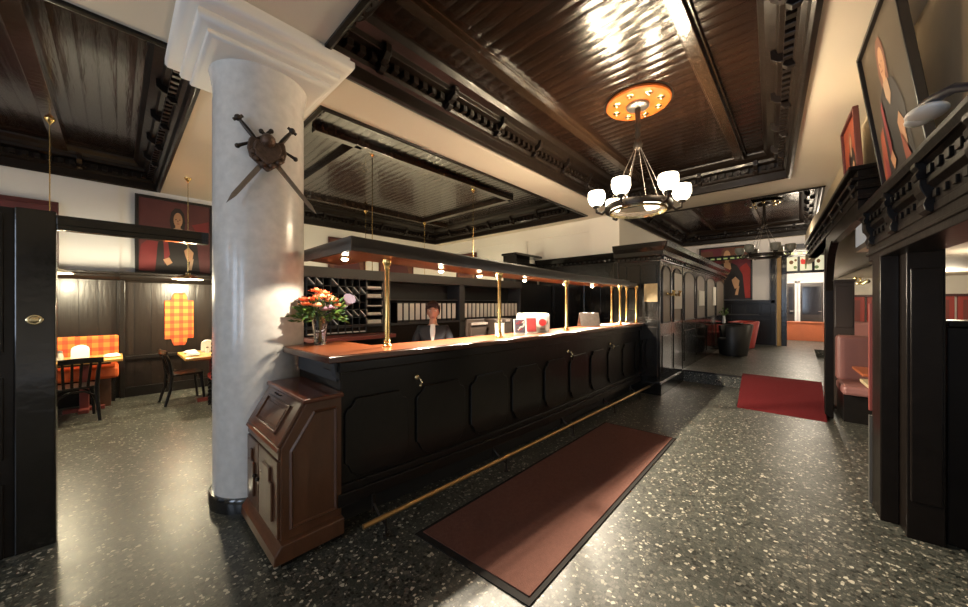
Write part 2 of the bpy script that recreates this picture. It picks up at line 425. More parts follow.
# right-hand wall, a little off square: its own frame (s along, n out towards the room)
MR = Matrix.Translation((0, -.607, 0)) @ Matrix.Rotation(math.atan(.0517), 4, 'Z')
def RW(s, n, z): return MR @ Vector((s, n, z))
struct(MB(MR).box(-5.2, 4.5, -.34, -.22, 2.28, H+.05).box(4.5, 14.3, -.34, -.22, 2.74, H+.05).build('wall_right', 'wall_warm_lit'))
mb = MB(MR); mb.box(-5.2, 6.64, -4.2, -.26, 2.22, 2.28); mb.box(6.64, 13.6, -4.2, -.74, 2.22, 2.28)
struct(mb.build('ceiling', 'plaster_soffit'))
mb = MB(MR); mb.box(13.5, 13.6, -4.2, -.74, 0, 2.25); mb.box(6.64, 13.6, -.78, -.74, 2.22, H+.05); mb.box(6.60, 6.64, -.78, -.26, 2.22, H+.05); mb.box(-5.2, 13.6, -4.3, -4.2, 0, 2.25); 
struct(mb.build('wall_booth', 'plaster'))

mb = MB(); WX = -5.0
WIN = ((-.9, .3), (1.2, 2.4), (3.6, 4.6))
ys_ = [-4.5]+[v for w in WIN for v in w]+[9.0]
for i in range(0, len(ys_)-1, 2): mb.box(WX-.2, WX, ys_[i], ys_[i+1], 0, 4.1)
for a, b in WIN: mb.box(WX-.2, WX, a, b, 0, .9); mb.box(WX-.2, WX, a, b, 2.9, 4.1)
struct(mb.build('wall_front', 'plaster'))
for k, (a, b) in enumerate(WIN):
    w = MB(); w.box(WX-.14, WX-.08, a, a+.06, .9, 2.9).box(WX-.14, WX-.08, b-.06, b, .9, 2.9).box(WX-.14, WX-.08, a, b, .9, .96).box(WX-.14, WX-.08, a, b, 2.84, 2.9).box(WX-.14, WX-.08, a, b, 1.95, 2.0).box(WX-.14, WX-.08, (a+b)/2-.02, (a+b)/2+.02, .9, 2.9)
    struct(w.build('window_%d' % (k+2), 'frame_black', bevel=.004))
# wainscot of the left room
mb = MB()
mb.box(.03, 2.1, 8.2, 8.26, 0, 1.93); mb.box(-6, .03, 8.24, 8.3, 0, 1.93)
struct(mb.build('trim_%d' % n_trim[0], 'wall_boards')); n_trim[0] += 1
mb = MB()
LP = [(8.75, 1.90), (8.20, 1.90), (8.18, 1.93), (8.14, 1.945), (8.10, 1.985), (8.09, 2.02), (8.05, 2.03), (8.05, 2.065), (8.75, 2.065)]
mb.ext(LP, 'x', .03, 2.1); mb.ext([(min(y+.06, 8.75), z) for y, z in LP], 'x', -6, .03)
mb.box(.03, .09, 8.14, 8.26, 0, 1.93); mb.box(.09, 2.1, 8.15, 8.2, .62, .68); mb.box(.09, 2.1, 8.15, 8.2, 0, .16)
struct(mb.build('trim_%d' % n_trim[0], 'black_wood', bevel=.005)); n_trim[0] += 1
# black panelling across the end of the reception area
mb = MB()
mb.box(7.78, 7.86, 2.5, 5.2, 0, 2.52)
for k in range(6):
    y = 2.62+k*.42; mb.box(7.765, 7.79, y, y+.33, 1.3, 2.2); mb.box(7.765, 7.79, y, y+.33, .2, 1.2)
mb.ext([(7.86, 2.50), (7.77, 2.50), (7.74, 2.56), (7.70, 2.58), (7.66, 2.65), (7.64, 2.70), (7.86, 2.70)], 'y', 2.4, 5.25)
y = 2.5
while y < 5.15: mb.box(7.71, 7.76, y, y+.05, 2.52, 2.56); y += .12
struct(mb.build('trim_%d' % n_trim[0], 'black_lacquer', bevel=.005)); n_trim[0] += 1
# wainscot of the far wall
mb = MB()
mb.box(FX-.06, FX, .6, 3.2, RZ, 1.62); mb.box(FX-.12, FX, .6, 3.2, 1.56, 1.66); mb.box(FX-.10, FX-.04, .6, 3.2, 1.14, 1.17)
for k in range(7):
    y = .64+k*.36; mb.box(FX-.075, FX-.05, y, y+.3, RZ+.12, 1.05); mb.box(FX-.075, FX-.05, y, y+.3, 1.22, 1.52)
mb.box(FX-.12, FX+.05, .58, .70, RZ, 3.1)
struct(mb.build('trim_%d' % n_trim[0], 'black_wood', bevel=.006)); n_trim[0] += 1
mb = MB(); mb.box(FX-.10, FX-.02, 1.0, 3.2, 1.17, 1.20)
struct(mb.build('trim_%d' % n_trim[0], 'grey_panel')); n_trim[0] += 1
mb = MB(); mb.box(FX-.05, FX+.1, .45, .56, RZ, 3.02)
struct(mb.build('trim_%d' % n_trim[0], 'yellow_wood', bevel=.006)); n_trim[0] += 1
mb = MB(); mb.box(FX-.08, FX+.2, .32, .45, RZ, 3.05); mb.box(FX-.08, FX+.2, -.62, -.5, RZ, 3.05); mb.box(FX-.08, FX+.1, -.62, .45, 2.98, 3.10); mb.box(FX-.06, FX+.1, -.62, .45, 2.48, 2.55)
struct(mb.build('trim_%d' % n_trim[0], 'black_lacquer', bevel=.006)); n_trim[0] += 1
mb = MB(); mb.box(FX-.1, FX, -.7, .7, 3.22, 3.36)
struct(mb.build('trim_%d' % n_trim[0], 'navy')); n_trim[0] += 1
# stained transom: three lights
mb = MB(); mb.k = 0; mb.box(FX, FX+.03, -.5, .32, 2.55, 2.98)
X0 = FX-.004
def disc(y, z, ry, rz, n=14): return [(X0, y+ry*math.cos(2*PI*i/n), z+rz*math.sin(2*PI*i/n)) for i in range(n)]
mb.k = 1; mb.slab([(X0, y, z) for y, z in ((-.21,2.76),(-.20,2.86),(-.14,2.92),(-.08,2.88),(-.02,2.92),(.01,2.86),(-.0,2.76),(-.06,2.74),(-.12,2.77),(-.17,2.73))], (-.003, 0, 0))
mb.k = 2; mb.slab([(X0, y, z) for y, z in ((-.13,2.76),(-.12,2.60),(-.09,2.60),(-.08,2.76))], (-.003, 0, 0)); mb.slab(disc(.13, 2.66, .04, .05), (-.003, 0, 0)); mb.slab(disc(-.34, 2.64, .05, .05), (-.003, 0, 0))
mb.k = 3; mb.slab(disc(.22, 2.82, .05, .06), (-.003, 0, 0)); mb.slab(disc(.12, 2.88, .03, .04), (-.003, 0, 0)); mb.slab(disc(-.38, 2.82, .04, .06), (-.003, 0, 0))
mb.k = 4
for y in (.05, -.27): mb.box(FX-.04, FX+.02, y-.03, y+.03, 2.55, 2.98)
struct(mb.build('window_1', ['stain_cream', 'stain_red', 'stain_green', 'stain_brown', 'frame_black']))
# corridor doors
def door_struct(name, y0, y1, x, z1, m='door_dark'):
    d = struct(MB().box(x-.05, x, y0, y1, RZ, z1).build(name, m, bevel=.004))
    MB().box(x-.07, x-.05, y0-.06, y0, RZ, z1+.07).box(x-.07, x-.05, y1, y1+.06, RZ, z1+.07).box(x-.07, x-.05, y0-.06, y1+.06, z1, z1+.07).build('door_frame', 'white', d)
    MB().box(x-.065, x-.05, y0+.06, y1-.06, RZ+.9, z1-.15).build('door_pane', 'dark_glass', d)
    MB().tube([(x-.05, y0+.05, 1.25), (x-.10, y0+.05, 1.25), (x-.10, y0+.14, 1.25)], .012).build('door_handle', 'steel', d)
door_struct('door_1', -.62, .02, CXE, 2.35); door_struct('door_2', .18, .42, CXE, 2.35)


# ------------------------------------------------------------------ column with crossed swords
CX, CY, CR = .816, 3.30, .318
t = thing('column', 'round white marbled plaster column with square stepped capital beside the counter', 'column', (CX, CY, 0))
MB().lathe([(CR+.026, 0), (CR+.026, .09), (CR+.016, .105), (CR-.005, .105)], CX, CY, n=48).build('base_ring', 'black_lacquer', t, smooth=40)
MB().lathe([(CR, .07), (CR, 3.12), (CR-.004, 3.16), (CR+.002, 3.24), (CR+.014, 3.31), (CR+.024, 3.352)], CX, CY, n=64).build('shaft', 'column_marble', t, smooth=40)
mb = MB()
def sq(h, z0, z1): mb.box(CX-h, CX+h, CY-h, CY+h, z0, z1)

def sqprof(prof):
    n = len(prof); v = []
    for sx, sy in ((-1, -1), (1, -1), (1, 1), (-1, 1)):
        for h, z in prof: v.append((CX+sx*h, CY+sy*h, z))
    f = [(i*n+j, ((i+1) % 4)*n+j, ((i+1) % 4)*n+j+1, i*n+j+1) for i in range(4) for j in range(n-1)]
    f += [[i*n for i in range(4)], [i*n+n-1 for i in range(4)]]
    mb.add(v, f)
sqprof([(.372, 3.348), (.398, 3.353), (.408, 3.370), (.403, 3.388), (.398, 3.395), (.43, 3.402), (.455, 3.415), (.465, 3.442), (.46, 3.464), (.455, 3.474), (.49, 3.484), (.532, 3.50), (.548, 3.53), (.548, 3.575), (.52, 3.59), (.52, H-.002)])
mb.build('capital', 'capital_white', t, smooth=50)
# crossed swords, on the side of the column that faces the room corner
ux, uy = CX/math.hypot(CX, CY), CY/math.hypot(CX, CY)      # from viewpoint towards the column
AX = math.atan2(-uy, -ux) + R(6)
def CP(a, z, off):   # a metres sideways (right of the viewer), out from the shaft
    r = CR+off
    # flat mount in the tangent plane
    return Vector((CX+r*math.cos(AX) + a*uy*1.0, CY+r*math.sin(AX) - a*ux, z))
def CPf(a, z, off):
    return CP(a, z, off)
sw = thing('crossed_swords', 'pair of crossed swords over a bronze crest mounted on the white column', 'swords', (CX+CR*math.cos(AX), CY+CR*math.sin(AX), 2.7))
mb = MB()
SH = [(-.115, .09), (-.10, .12), (-.05, .10), (0, .13), (.05, .10), (.10, .12), (.115, .09), (.125, .02), (.11, -.05), (.06, -.10), (0, -.155), (-.06, -.10), (-.11, -.05), (-.125, .02)]
nv = Vector((math.cos(AX), math.sin(AX), 0))
mb.slab([CPf(a, 2.665+z*.9, .062) for a, z in SH], nv*.03); mb.slab([CPf(a*.72, 2.665+z*.65, .09) for a, z in SH], nv*.025); mb.slab([CPf(a*.5, 2.665+z*.5, .0) for a, z in SH], nv*.065)
mb.build('crest', 'bronze', sw, bevel=.012)
mb = MB(); mb.ball(CPf(0, 2.745, .12), .05, sx=1, sy=1, sz=1.0); 
for k in range(10):
    a = 2*PI*k/10; mb.ball(CPf(.085*math.cos(a), 2.655+.085*math.sin(a), .095), .022, 8, 6)
mb.build('crest_helmet', 'bronze', sw, smooth=60)
def sword(hilt, tip, off):
    hv = CPf(hilt[0], hilt[1], off); tv = CPf(tip[0], tip[1], off)
    d = (tv-hv).normalized(); side = d.cross(nv).normalized()
    g = hv+d*.17
    b = MB(); L = (tv-g).length
    bl = b.slab([g+side*.019-nv*.004, tv-d*.08+side*.016-nv*.004, tv-nv*.004, tv-d*.08-side*.016-nv*.004, g-side*.019-nv*.004], nv*.010).build('sword_blade', 'steel', sw, bevel=.003)
    MB().tube([hv+d*.02, hv+d*.07, hv+d*.12, g], [.012, .016, .017, .013], 10).build('grip', 'iron', bl, smooth=60)
    MB().ball(hv, .024, 10, 8).tube([hv-side*.035, hv+side*.035], .012, 8).build('pommel', 'iron', bl, smooth=60)
    q = MB().tube([g-side*.13-d*.01, g-side*.06, g, g+side*.06, g+side*.13-d*.01], [.014, .010, .014, .010, .014], 8)
    q.ball(g-side*.135-d*.01, .018, 8, 6).ball(g+side*.135-d*.01, .018, 8, 6); q.build('guard', 'iron', bl, smooth=60)
sword((-.175, 2.90), (.345, 2.265), .035); sword((.165, 2.885), (-.245, 2.265), .055)

# ------------------------------------------------------------------ left foreground partition
t = thing('partition', 'tall glossy black wooden partition with brass ring pull, left of the column', 'partition', (-1.4, 3.55, 0))
PX = -.268
mb = MB(); x = PX-.16
mb.box(PX-.16, PX, 3.53, 3.62, 0, 2.145); mb.build('post', 'black_lacquer', t, bevel=.006)
mb = MB(); mb.box(-4.5, PX-.16, 3.545, 3.61, 0, 2.14); mb.box(-4.5, PX-.20, 3.535, 3.55, .0, .45); mb.box(-4.5, PX-.20, 3.535, 3.55, .6, 1.1); mb.box(-4.5, PX-.20, 3.535, 3.55, 1.25, 2.1)
mb.build('panel', 'black_wood', t, bevel=.005)
mb = MB(); mb.box(PX, .51, 3.535, 3.61, 2.03, 2.125); mb.box(PX, .51, 3.53, 3.54, 2.06, 2.11)
mb.build('top_rail', 'black_lacquer', t, bevel=.005)
mb = MB(); MX = Matrix.Rotation(PI/2, 3, 'X')
mb.torus((-.352, 3.527, 1.447), .026, .008, 20, 8, MX); mb.lathe([(.0, 0), (.034, 0), (.036, .006), (.03, .01), (0, .01)], n=20)
mb.v[-100:] = [Vector((-.352+p.x, 3.532-p.z, 1.447+p.y*.7)) for p in mb.v[-100:]]
mb.build('ring_pull', 'brass_pale', t, smooth=50)

# ------------------------------------------------------------------ left dining room
def portrait(name, label, cat, P0, ex, ez, w, h, nrm, shapes, mats, frame='frame_black', fw=.05):
    """framed painting: P0 lower-left corner, ex/ez unit vectors, nrm towards the viewer; shapes in 0..1 canvas units"""
    P0 = Vector(P0); ex = Vector(ex); ez = Vector(ez); nrm = Vector(nrm)
    c = P0+ex*w/2
    t = thing(name, label, cat, tuple(c))
    q = MB()
    for (a0, a1, b0, b1) in ((0, w, 0, fw), (0, w, h-fw, h), (0, fw, fw, h-fw), (w-fw, w, fw, h-fw)):
        q.slab([P0+ex*a+ez*b for a, b in ((a0, b0), (a1, b0), (a1, b1), (a0, b1))], nrm*.045)
    q.build('frame', frame, t, bevel=.006)
    q = MB(); cw, ch = w-2*fw, h-2*fw
    def pt(u, v, d): return P0+ex*(fw+u*cw)+ez*(fw+v*ch)+nrm*d
    q.k = 0; q.slab([pt(0, 0, .008), pt(1, 0, .008), pt(1, 1, .008), pt(0, 1, .008)], nrm*.012)
    for i, (k, poly) in enumerate(shapes):
        q.k = k; q.face([pt(u, v, .021+.0006*i) for u, v in poly])
    q.build('canvas', mats, t)
    return t
def ell(u, v, a, b, n=18, t0=0): return [(u+a*math.cos(2*PI*i/n), v+b*math.sin(2*PI*i/n)) for i in range(n)]
def sitter(cx, cy, s=1.0, flip=1):
    """generic half-length figure: cloak, collar, head, hair, hand"""
    f = lambda pts: [(cx+flip*u*s, cy+v*s) for u, v in pts]
    return [(1, f([(-.34, -.6), (-.30, -.15), (-.22, .05), (-.07, .13), (.07, .13), (.2, .06), (.31, -.12), (.36, -.6)])),
            (2, f([(-.10, .10), (-.125, .22), (-.10, .36), (-.04, .43), (.04, .43), (.10, .36), (.12, .22), (.10, .10), (0, .14)])), (3, f(ell(.005, .25, .070, .115))), (3, f([(-.035, .16), (.04, .16), (.05, .09), (-.04, .09)])),
            (4, f([(-.06, .12), (.07, .12), (.09, .0), (0.02, -.06), (-.05, .02)])),
            (3, f([(.10, -.22), (.17, -.16), (.25, -.24), (.23, -.36), (.16, -.40), (.12, -.30)])),
            (4, f([(.20, -.36), (.25, -.34), (.22, -.52), (.16, -.52)])),
            (2, f(ell(-.027, .255, .012, .008, 8))), (2, f(ell(.032, .255, .012, .008, 8))), (5, f([(-.02, .195), (.03, .195), (.02, .185), (-.01, .185)])), (2, f([(.002, .25), (.012, .22), (-.006, .217)])), (5, f([(-.22, .0), (-.17, .04), (-.12, -.3), (-.2, -.45)])), (3, f([(-.22, -.38), (-.13, -.34), (-.08, -.42), (-.16, -.47)]))]
PM = ['canvas_dark', 'canvas_black', 'canvas_black', 'canvas_skin', 'canvas_pale', 'canvas_red']
sh = [(5, [(0, 0), (.30, 0), (.27, .32), (.24, .42), (.10, .42), (.03, .36), (0, .2)])] + sitter(.52, .52, .92) + [(5, [(.72, .70), (.98, .78), (.98, .62), (.8, .6)])]
portrait('portrait', 'dark red portrait of a long-haired man in black over the tartan panel', 'painting', (.215, 8.685, 2.09), (1, 0, 0), (0, 0, 1), 1.10, 1.42, (0, -1, 0), sh, PM)
sh = sitter(.5, .5, .9)
portrait('portrait', 'portrait mostly hidden behind the black partition, only its maroon top edge showing', 'painting', (-2.5, 8.64, 2.09), (1, 0, 0), (0, 0, 1), 1.87, 1.06, (0, -1, 0), sh, PM, 'frame_maroon', .07)

mb = MB()
mb.slab([(x, 8.196, z) for x, z in ((.57, .92), (.66, .92), (.665, .86), (.69, .80), (.84, .80), (.865, .86), (.87, .92), (.96, .92), (.96, 1.60), (.87, 1.61), (.865, 1.67), (.84, 1.74), (.69, 1.74), (.665, 1.67), (.66, 1.61), (.57, 1.60))], (0, -.02, 0))
tag(mb.build('fabric_panel', 'tartan', origin=(.765, 8.19, .8), bevel=.006), 'orange tartan fabric panel with notched corners set into dark wainscot', 'panel')

# bench against the wainscot
t = thing('bench', 'orange upholstered bench with tartan back along the left room wall', 'bench', (-1.3, 7.9, 0))
MB().box(-3.4, .02, 7.62, 8.18, .42, .60).build('seat', 'orange_vinyl', t, bevel=.04)
MB().box(-3.4, .02, 8.12, 8.22, .60, 1.04).build('backrest', 'tartan', t, bevel=.02)
MB().box(-3.4, -.02, 8.0, 8.2, 0, .42).build('plinth', 'black_wood', t)
for x in (-3.2, -1.8, -.12): MB().box(x-.06, x+.06, 7.68, 7.76, 0, .43).build('leg', 'desk_wood', t, bevel=.005)

def dining_table(x0, x1, y0, y1, label):
    t = thing('dining_table', label, 'table', ((x0+x1)/2, (y0+y1)/2, 0))
    MB().box(x0, x1, y0, y1, .715, .755).build('tabletop', 'table_wood', t, bevel=.008)
    MB().box((x0+x1)/2-.045, (x0+x1)/2+.045, (y0+y1)/2-.045, (y0+y1)/2+.045, .04, .70).build('pedestal', 'red_paint', t, bevel=.006)
    MB().box((x0+x1)/2-.2, (x0+x1)/2+.2, (y0+y1)/2-.05, (y0+y1)/2+.05, 0, .05).box((x0+x1)/2-.05, (x0+x1)/2+.05, (y0+y1)/2-.2, (y0+y1)/2+.2, 0, .05).build('foot', 'red_paint', t, bevel=.006)
    MB().box(x0+.12, x1-.12, y0+.12, y1-.12, .68, .715).build('apron', 'desk_wood', t)
dining_table(-.70, .06, 7.2, 7.95, 'pale wooden dining table in front of the orange bench')
dining_table(.67, 1.45, 6.50, 7.45, 'pale wooden dining table next to the white column')

def bentwood_chair(loc, rz, label):
    """front faces +y locally"""
    t = thing('dining_chair', label, 'chair', loc, rz, 'black bentwood chairs in the left room')
    w = .20
    MB().prism([(-.19, -.17), (.19, -.17), (.215, .1), (.19, .21), (.1, .235), (-.1, .235), (-.19, .21), (-.215, .1)], .43, .462).build('seat', 'black_wood', t, local=True, bevel=.01)
    for s in (-1, 1):
        MB().tube([(s*.20, -.25, 0), (s*.185, -.185, .25), (s*.18, -.17, .45), (s*.19, -.20, .65), (s*.20, -.25, .80)], [.017, .022, .023, .021, .017], 8).build('leg', 'black_wood', t, local=True, smooth=60)
        MB().tube([(s*.20, .22, 0), (s*.185, .20, .25), (s*.175, .185, .44)], [.016, .020, .022], 8).build('leg', 'black_wood', t, local=True, smooth=60)
    pts = []
    mb = MB()
    for i in range(9):
        u = -1+i/4; pts.append((u*.235, -.235-.035*(1-u*u), .80+.012*(1-u*u)))
    n = len(pts); v = []
    for p in pts: v += [(p[0], p[1]-.011, p[2]-.035), (p[0], p[1]+.011, p[2]-.035), (p[0], p[1]+.011, p[2]+.035), (p[0], p[1]-.011, p[2]+.035)]
    f = [(0, 1, 2, 3), (4*n-4, 4*n-1, 4*n-2, 4*n-3)]
    for i in range(n-1):
        for k in range(4): f.append((4*i+k, 4*i+4+k, 4*i+4+(k+1) % 4, 4*i+(k+1) % 4))
    mb.add(v, f).build('top_rail', 'black_wood', t, local=True, bevel=.006)
    for i, u in enumerate((-.6, -.2, .2, .6)):
        MB().slab([(u*.17-.014, -.165, .46), (u*.17+.014, -.165, .46), (u*.20+.012, -.24-.03*(1-u*u), .78), (u*.20-.012, -.24-.03*(1-u*u), .78)], (0, -.010, 0)).build('slat', 'black_wood', t, local=True)
    for y, s in ((-.17, 1), (.19, 1)):
        MB().tube([(-.185, y, .22), (-.15, y, .34), (-.07, y, .40), (.07, y, .40), (.15, y, .34), (.185, y, .22)], .013, 8).build('arch_brace', 'black_wood', t, local=True, smooth=60)
    return t
bentwood_chair((-.385, 7.03, 0), R(8), 'black bentwood chair with slatted back at the table before the orange bench')
bentwood_chair((.72, 7.2, 0), R(-84), 'black bentwood chair seen side-on at the table next to the column')
# barley-twist chair, mostly behind the column
t = thing('armchair', 'dark chair with twisted rope-like posts half hidden by the column', 'chair', (1.18, 6.42, 0))
for i, (x, y) in enumerate(((.95, 6.22), (1.40, 6.22), (.97, 6.62), (1.40, 6.62))):
    hgt = 1.02 if y < 6.4 else .44
    mb = MB(); ptsA = []; ptsB = []
    for k in range(60):
        z = hgt*k/59; a = z*58
        ptsA.append((x+.014*math.cos(a), y+.014*math.sin(a), z)); ptsB.append((x-.014*math.cos(a), y-.014*math.sin(a), z))
    mb.tube(ptsA, .018, 7); mb.tube(ptsB, .018, 7); mb.build('leg', 'black_wood', t, smooth=60)
MB().box(.94, 1.42, 6.2, 6.64, .42, .50).build('seat', 'red_vinyl', t, bevel=.02)
MB().box(.98, 1.38, 6.2, 6.24, .56, .98).build('backrest', 'red_vinyl', t, bevel=.015)

# things on the tables
def arch_holder(x, y, label, rz=0):
    mb = MB(Matrix.Translation((x, y, .755)) @ Matrix.Rotation(rz, 4, 'Z'))
    pts = [(-.085, 0)] + [(-.085, .12)] + [(-.085*math.cos(PI*k/10), .13+.065*math.sin(PI*k/10)) for k in range(1, 10)] + [(.085, .12), (.085, 0)]
    mb.slab([(a, -.03, b) for a, b in pts], (0, .012, 0)); mb.slab([(a, .02, b) for a, b in pts], (0, .012, 0)); mb.box(-.08, .08, -.03, .03, 0, .015)
    mb.slab([(a*.92, -.014, b*.97) for a, b in pts], (0, .03, 0))
    tag(mb.build('napkin_holder', 'white', origin=(x, y, .755), bevel=.004), label, 'napkin holder')
arch_holder(-.36, 7.62, 'white arch-shaped napkin holder on the table by the orange bench', R(-8))
arch_holder(1.02, 7.18, 'white arch-shaped napkin holder on the table beside the column', R(-8))
def cruet(x, y, label, r=.022, h=.085, m='clear_glass'):
    t = thing('cruet', label, 'cruet', (x, y, .755))
    MB().lathe([(0, 0), (r, 0), (r*1.05, h*.3), (r*.7, h*.75), (r*.6, h*.8), (0, h*.8)], x, y, .755, 14).build('jar', m, t, smooth=50)
    MB().lathe([(0, h*.8), (r*.75, h*.8), (r*.7, h), (0, h*1.06)], x, y, .755, 14).build('lid', 'steel', t, smooth=50)
cruet(-.545, 7.58, 'glass sugar pourer on the table before the orange bench', .038, .13, 'shade_unlit')
cruet(-.63, 7.55, 'small white salt pot left of the sugar pourer', .026, .075, 'white')
cruet(.99, 7.0, 'small white salt pot on the table beside the column', .024, .10, 'white')
def napkin_plate(x, y, label):
    t = thing('plate', label, 'plate', (x, y, .755))
    MB().lathe([(0, 0), (.05, 0), (.085, .012), (.088, .016), (.05, .007), (0, .006)], x, y, .755, 24).build('dish', 'white', t, smooth=50)
    MB(Matrix.Translation((x, y, .763)) @ Matrix.Rotation(.6, 4, 'Z')).ext([(-.06, 0), (.06, 0), (.045, .03), (0, .045), (-.045, .03)], 'x', -.07, .07).build('napkin', 'napkin', t, bevel=.008)
napkin_plate(-.05, 7.52, 'white plate with folded napkin at the right end of the bench table')
napkin_plate(.80, 7.15, 'white plate with folded napkin, rear one on the column-side table')
napkin_plate(.79, 6.78, 'white plate with folded napkin, front one on the column-side table')

def pendant(x, y, zc, zs, label, lit=True, group=None, power=62):
    t = thing('pendant_lamp', label, 'lamp', (x, y, zs), 0, group)
    MB().lathe([(0, 0), (.05, 0), (.045, -.02), (.02, -.05), (.008, -.07), (0, -.07)], x, y, zc, 16).build('ceiling_rose', 'brass', t, smooth=50)
    MB().tube([(x, y, zc-.06), (x, y, zs+.12)], .006, 6).build('cord', 'brass', t)
    MB().lathe([(.03, .10), (.035, .075), (.20, .005), (.22, 0), (.215, -.006), (.19, .002), (.03, .06), (0, .065), (0, .10)], x, y, zs, 28).build('lamp_shade', 'brass_pale', t, smooth=50)
    MB().lathe([(0, -.004), (.20, -.006), (.19, -.012), (0, -.02)], x, y, zs, 24).build('diffuser', 'lamp_glow' if lit else 'shade_unlit', t, smooth=50)
    if lit:
        light('pendant_light', 'POINT', (x, y, zs-.10), power, (1, .86, .58), .10)
pendant(.797, 7.4, H, 1.955, 'brass pendant lamp hanging before the long-haired portrait')
pendant(-.59, 7.1, ZC-.09, 1.955, 'brass pendant lamp hanging beside the black partition')
for (x, y, z), lb in zip(((2.85, 5.15, ZC), (5.25, 5.2, ZC), (6.19, 8.15, ZC-.09), (4.35, 8.2, ZC-.09)),
        ('brass pendant cord above the pigeonhole rack', 'brass pendant cord above the right-hand binder bay', 'brass pendant cord in the far corner of the reception coffer', 'brass pendant cord along the back wall near the small brown picture')):
    pendant(x, y, z, 1.62, lb, lit=True, power=50)

# ------------------------------------------------------------------ writing bureau in front of the counter end
t = thing('bureau', 'brown wooden slant-front writing bureau standing at the counter end', 'bureau', (.83, 2.66, 0))
X0b, X1b, Y0b, Y1b = .655, 1.015, 2.235, 2.935
side = [(X0b, .09), (X1b, .09), (X1b, .935), (.80, .935), (X0b, .69)]
MB().ext([(p, q) for p, q in side], 'y', Y0b, Y1b).build('carcass', 'desk_wood', t, bevel=.004)
mb = MB()
mb.ext([(X0b-.05, .045), (X0b-.045, .10), (X0b-.03, .12), (X0b-.01, .15), (X1b, .15), (X1b, .045)], 'y', Y0b-.045, Y1b+.012)
mb.build('plinth', 'desk_wood', t, bevel=.006)
for x, y in ((X0b, Y0b), (X0b, Y1b-.05), (X1b-.06, Y0b), (X1b-.06, Y1b-.05)):
    MB().box(x, x+.06, y, y+.05, 0, .05).build('foot', 'black_wood', t)
MB().box(.765, 1.02, Y0b-.035, Y1b+.015, .935, .965).build('top', 'desk_top', t, bevel=.010)
# side panel moulding (faces the room)
mb = MB()
inner = [(X0b+.065, .22), (X1b-.05, .22), (X1b-.05, .86), (.845, .86), (X0b+.065, .66)]
outer = [(X0b+.045, .20), (X1b-.03, .20), (X1b-.03, .88), (.838, .88), (X0b+.045, .668)]
n = len(inner); v = [(x, Y0b, z) for x, z in outer]+[(x, Y0b, z) for x, z in inner]+[(x, Y0b-.012, z) for x, z in [((a+c)/2, (b+d)/2) for (a, b), (c, d) in zip(inner, outer)]]
f = [(i, (i+1) % n, 2*n+(i+1) % n, 2*n+i) for i in range(n)]+[(2*n+i, 2*n+(i+1) % n, n+(i+1) % n, n+i) for i in range(n)]
mb.add(v, f).build('side_panel', 'desk_wood', t)
# slanted writing flap
sd = Vector((.80-X0b, 0, .935-.69)).normalized(); sn = Vector((-sd.z, 0, sd.x)); S0 = Vector((X0b, 0, .69)); LS = (Vector((.80, 0, .935))-S0).length
def SP(u, y, d): return S0+sd*u+Vector((0, y, 0))+sn*d
mb = MB(); mb.slab([SP(.005, Y0b+.015, 0), SP(.005, Y1b-.015, 0), SP(LS-.01, Y1b-.015, 0), SP(LS-.01, Y0b+.015, 0)], sn*.022)
flap = mb.build('writing_flap', 'desk_wood', t, bevel=.006)
mb = MB()
for (u0, u1, y0, y1) in ((.05, .065, Y0b+.13, Y1b-.13), (.215, .23, Y0b+.13, Y1b-.13), (.05, .23, Y0b+.13, Y0b+.145), (.05, .23, Y1b-.145, Y1b-.13)):
    mb.slab([SP(u0, y0, .02), SP(u0, y1, .02), SP(u1, y1, .02), SP(u1, y0, .02)], sn*.014)
mb.slab([SP(.085, Y0b+.17, .02), SP(.085, Y1b-.17, .02), SP(.195, Y1b-.17, .02), SP(.195, Y0b+.17, .02)], sn*.008)
mb.build('raised_panel', 'desk_wood', flap, bevel=.004)
MB().tube([SP(.255, 2.60, .024), SP(.25, 2.62, .034), SP(.25, 2.66, .036), SP(.25, 2.70, .034), SP(.255, 2.72, .024)], .005, 6).build('handle', 'iron', flap)
MB().box(X0b-.012, X0b+.02, Y0b+.01, Y1b-.01, .625, .675).ext([(X0b-.025, .675), (X0b, .675), (X0b, .70), (X0b-.012, .70)], 'y', Y0b, Y1b).build('frieze', 'desk_wood', t, bevel=.005)
for k, (y0, y1) in enumerate(((Y0b+.015, 2.635), (2.645, Y1b-.015))):
    d = MB().box(X0b-.016, X0b+.01, y0, y1, .16, .615).build('door', 'desk_wood', t, bevel=.004)
    a0, a1 = y0+.07, y1-.07; zz = [(a0, .24), (a1, .24), (a1, .47), (a1-.05, .47), (a1-.05, .55), (a0+.05, .55), (a0+.05, .47), (a0, .47)]
    MB().slab([(X0b-.014, y, z) for y, z in zz], (-.016, 0, 0)).build('door_panel', 'desk_wood', d, bevel=.006)
    ky = y1-.03 if k == 0 else y0+.03
    MB().ball((X0b-.03, ky, .40), .014, 10, 8).build('knob', 'iron', d, smooth=60)

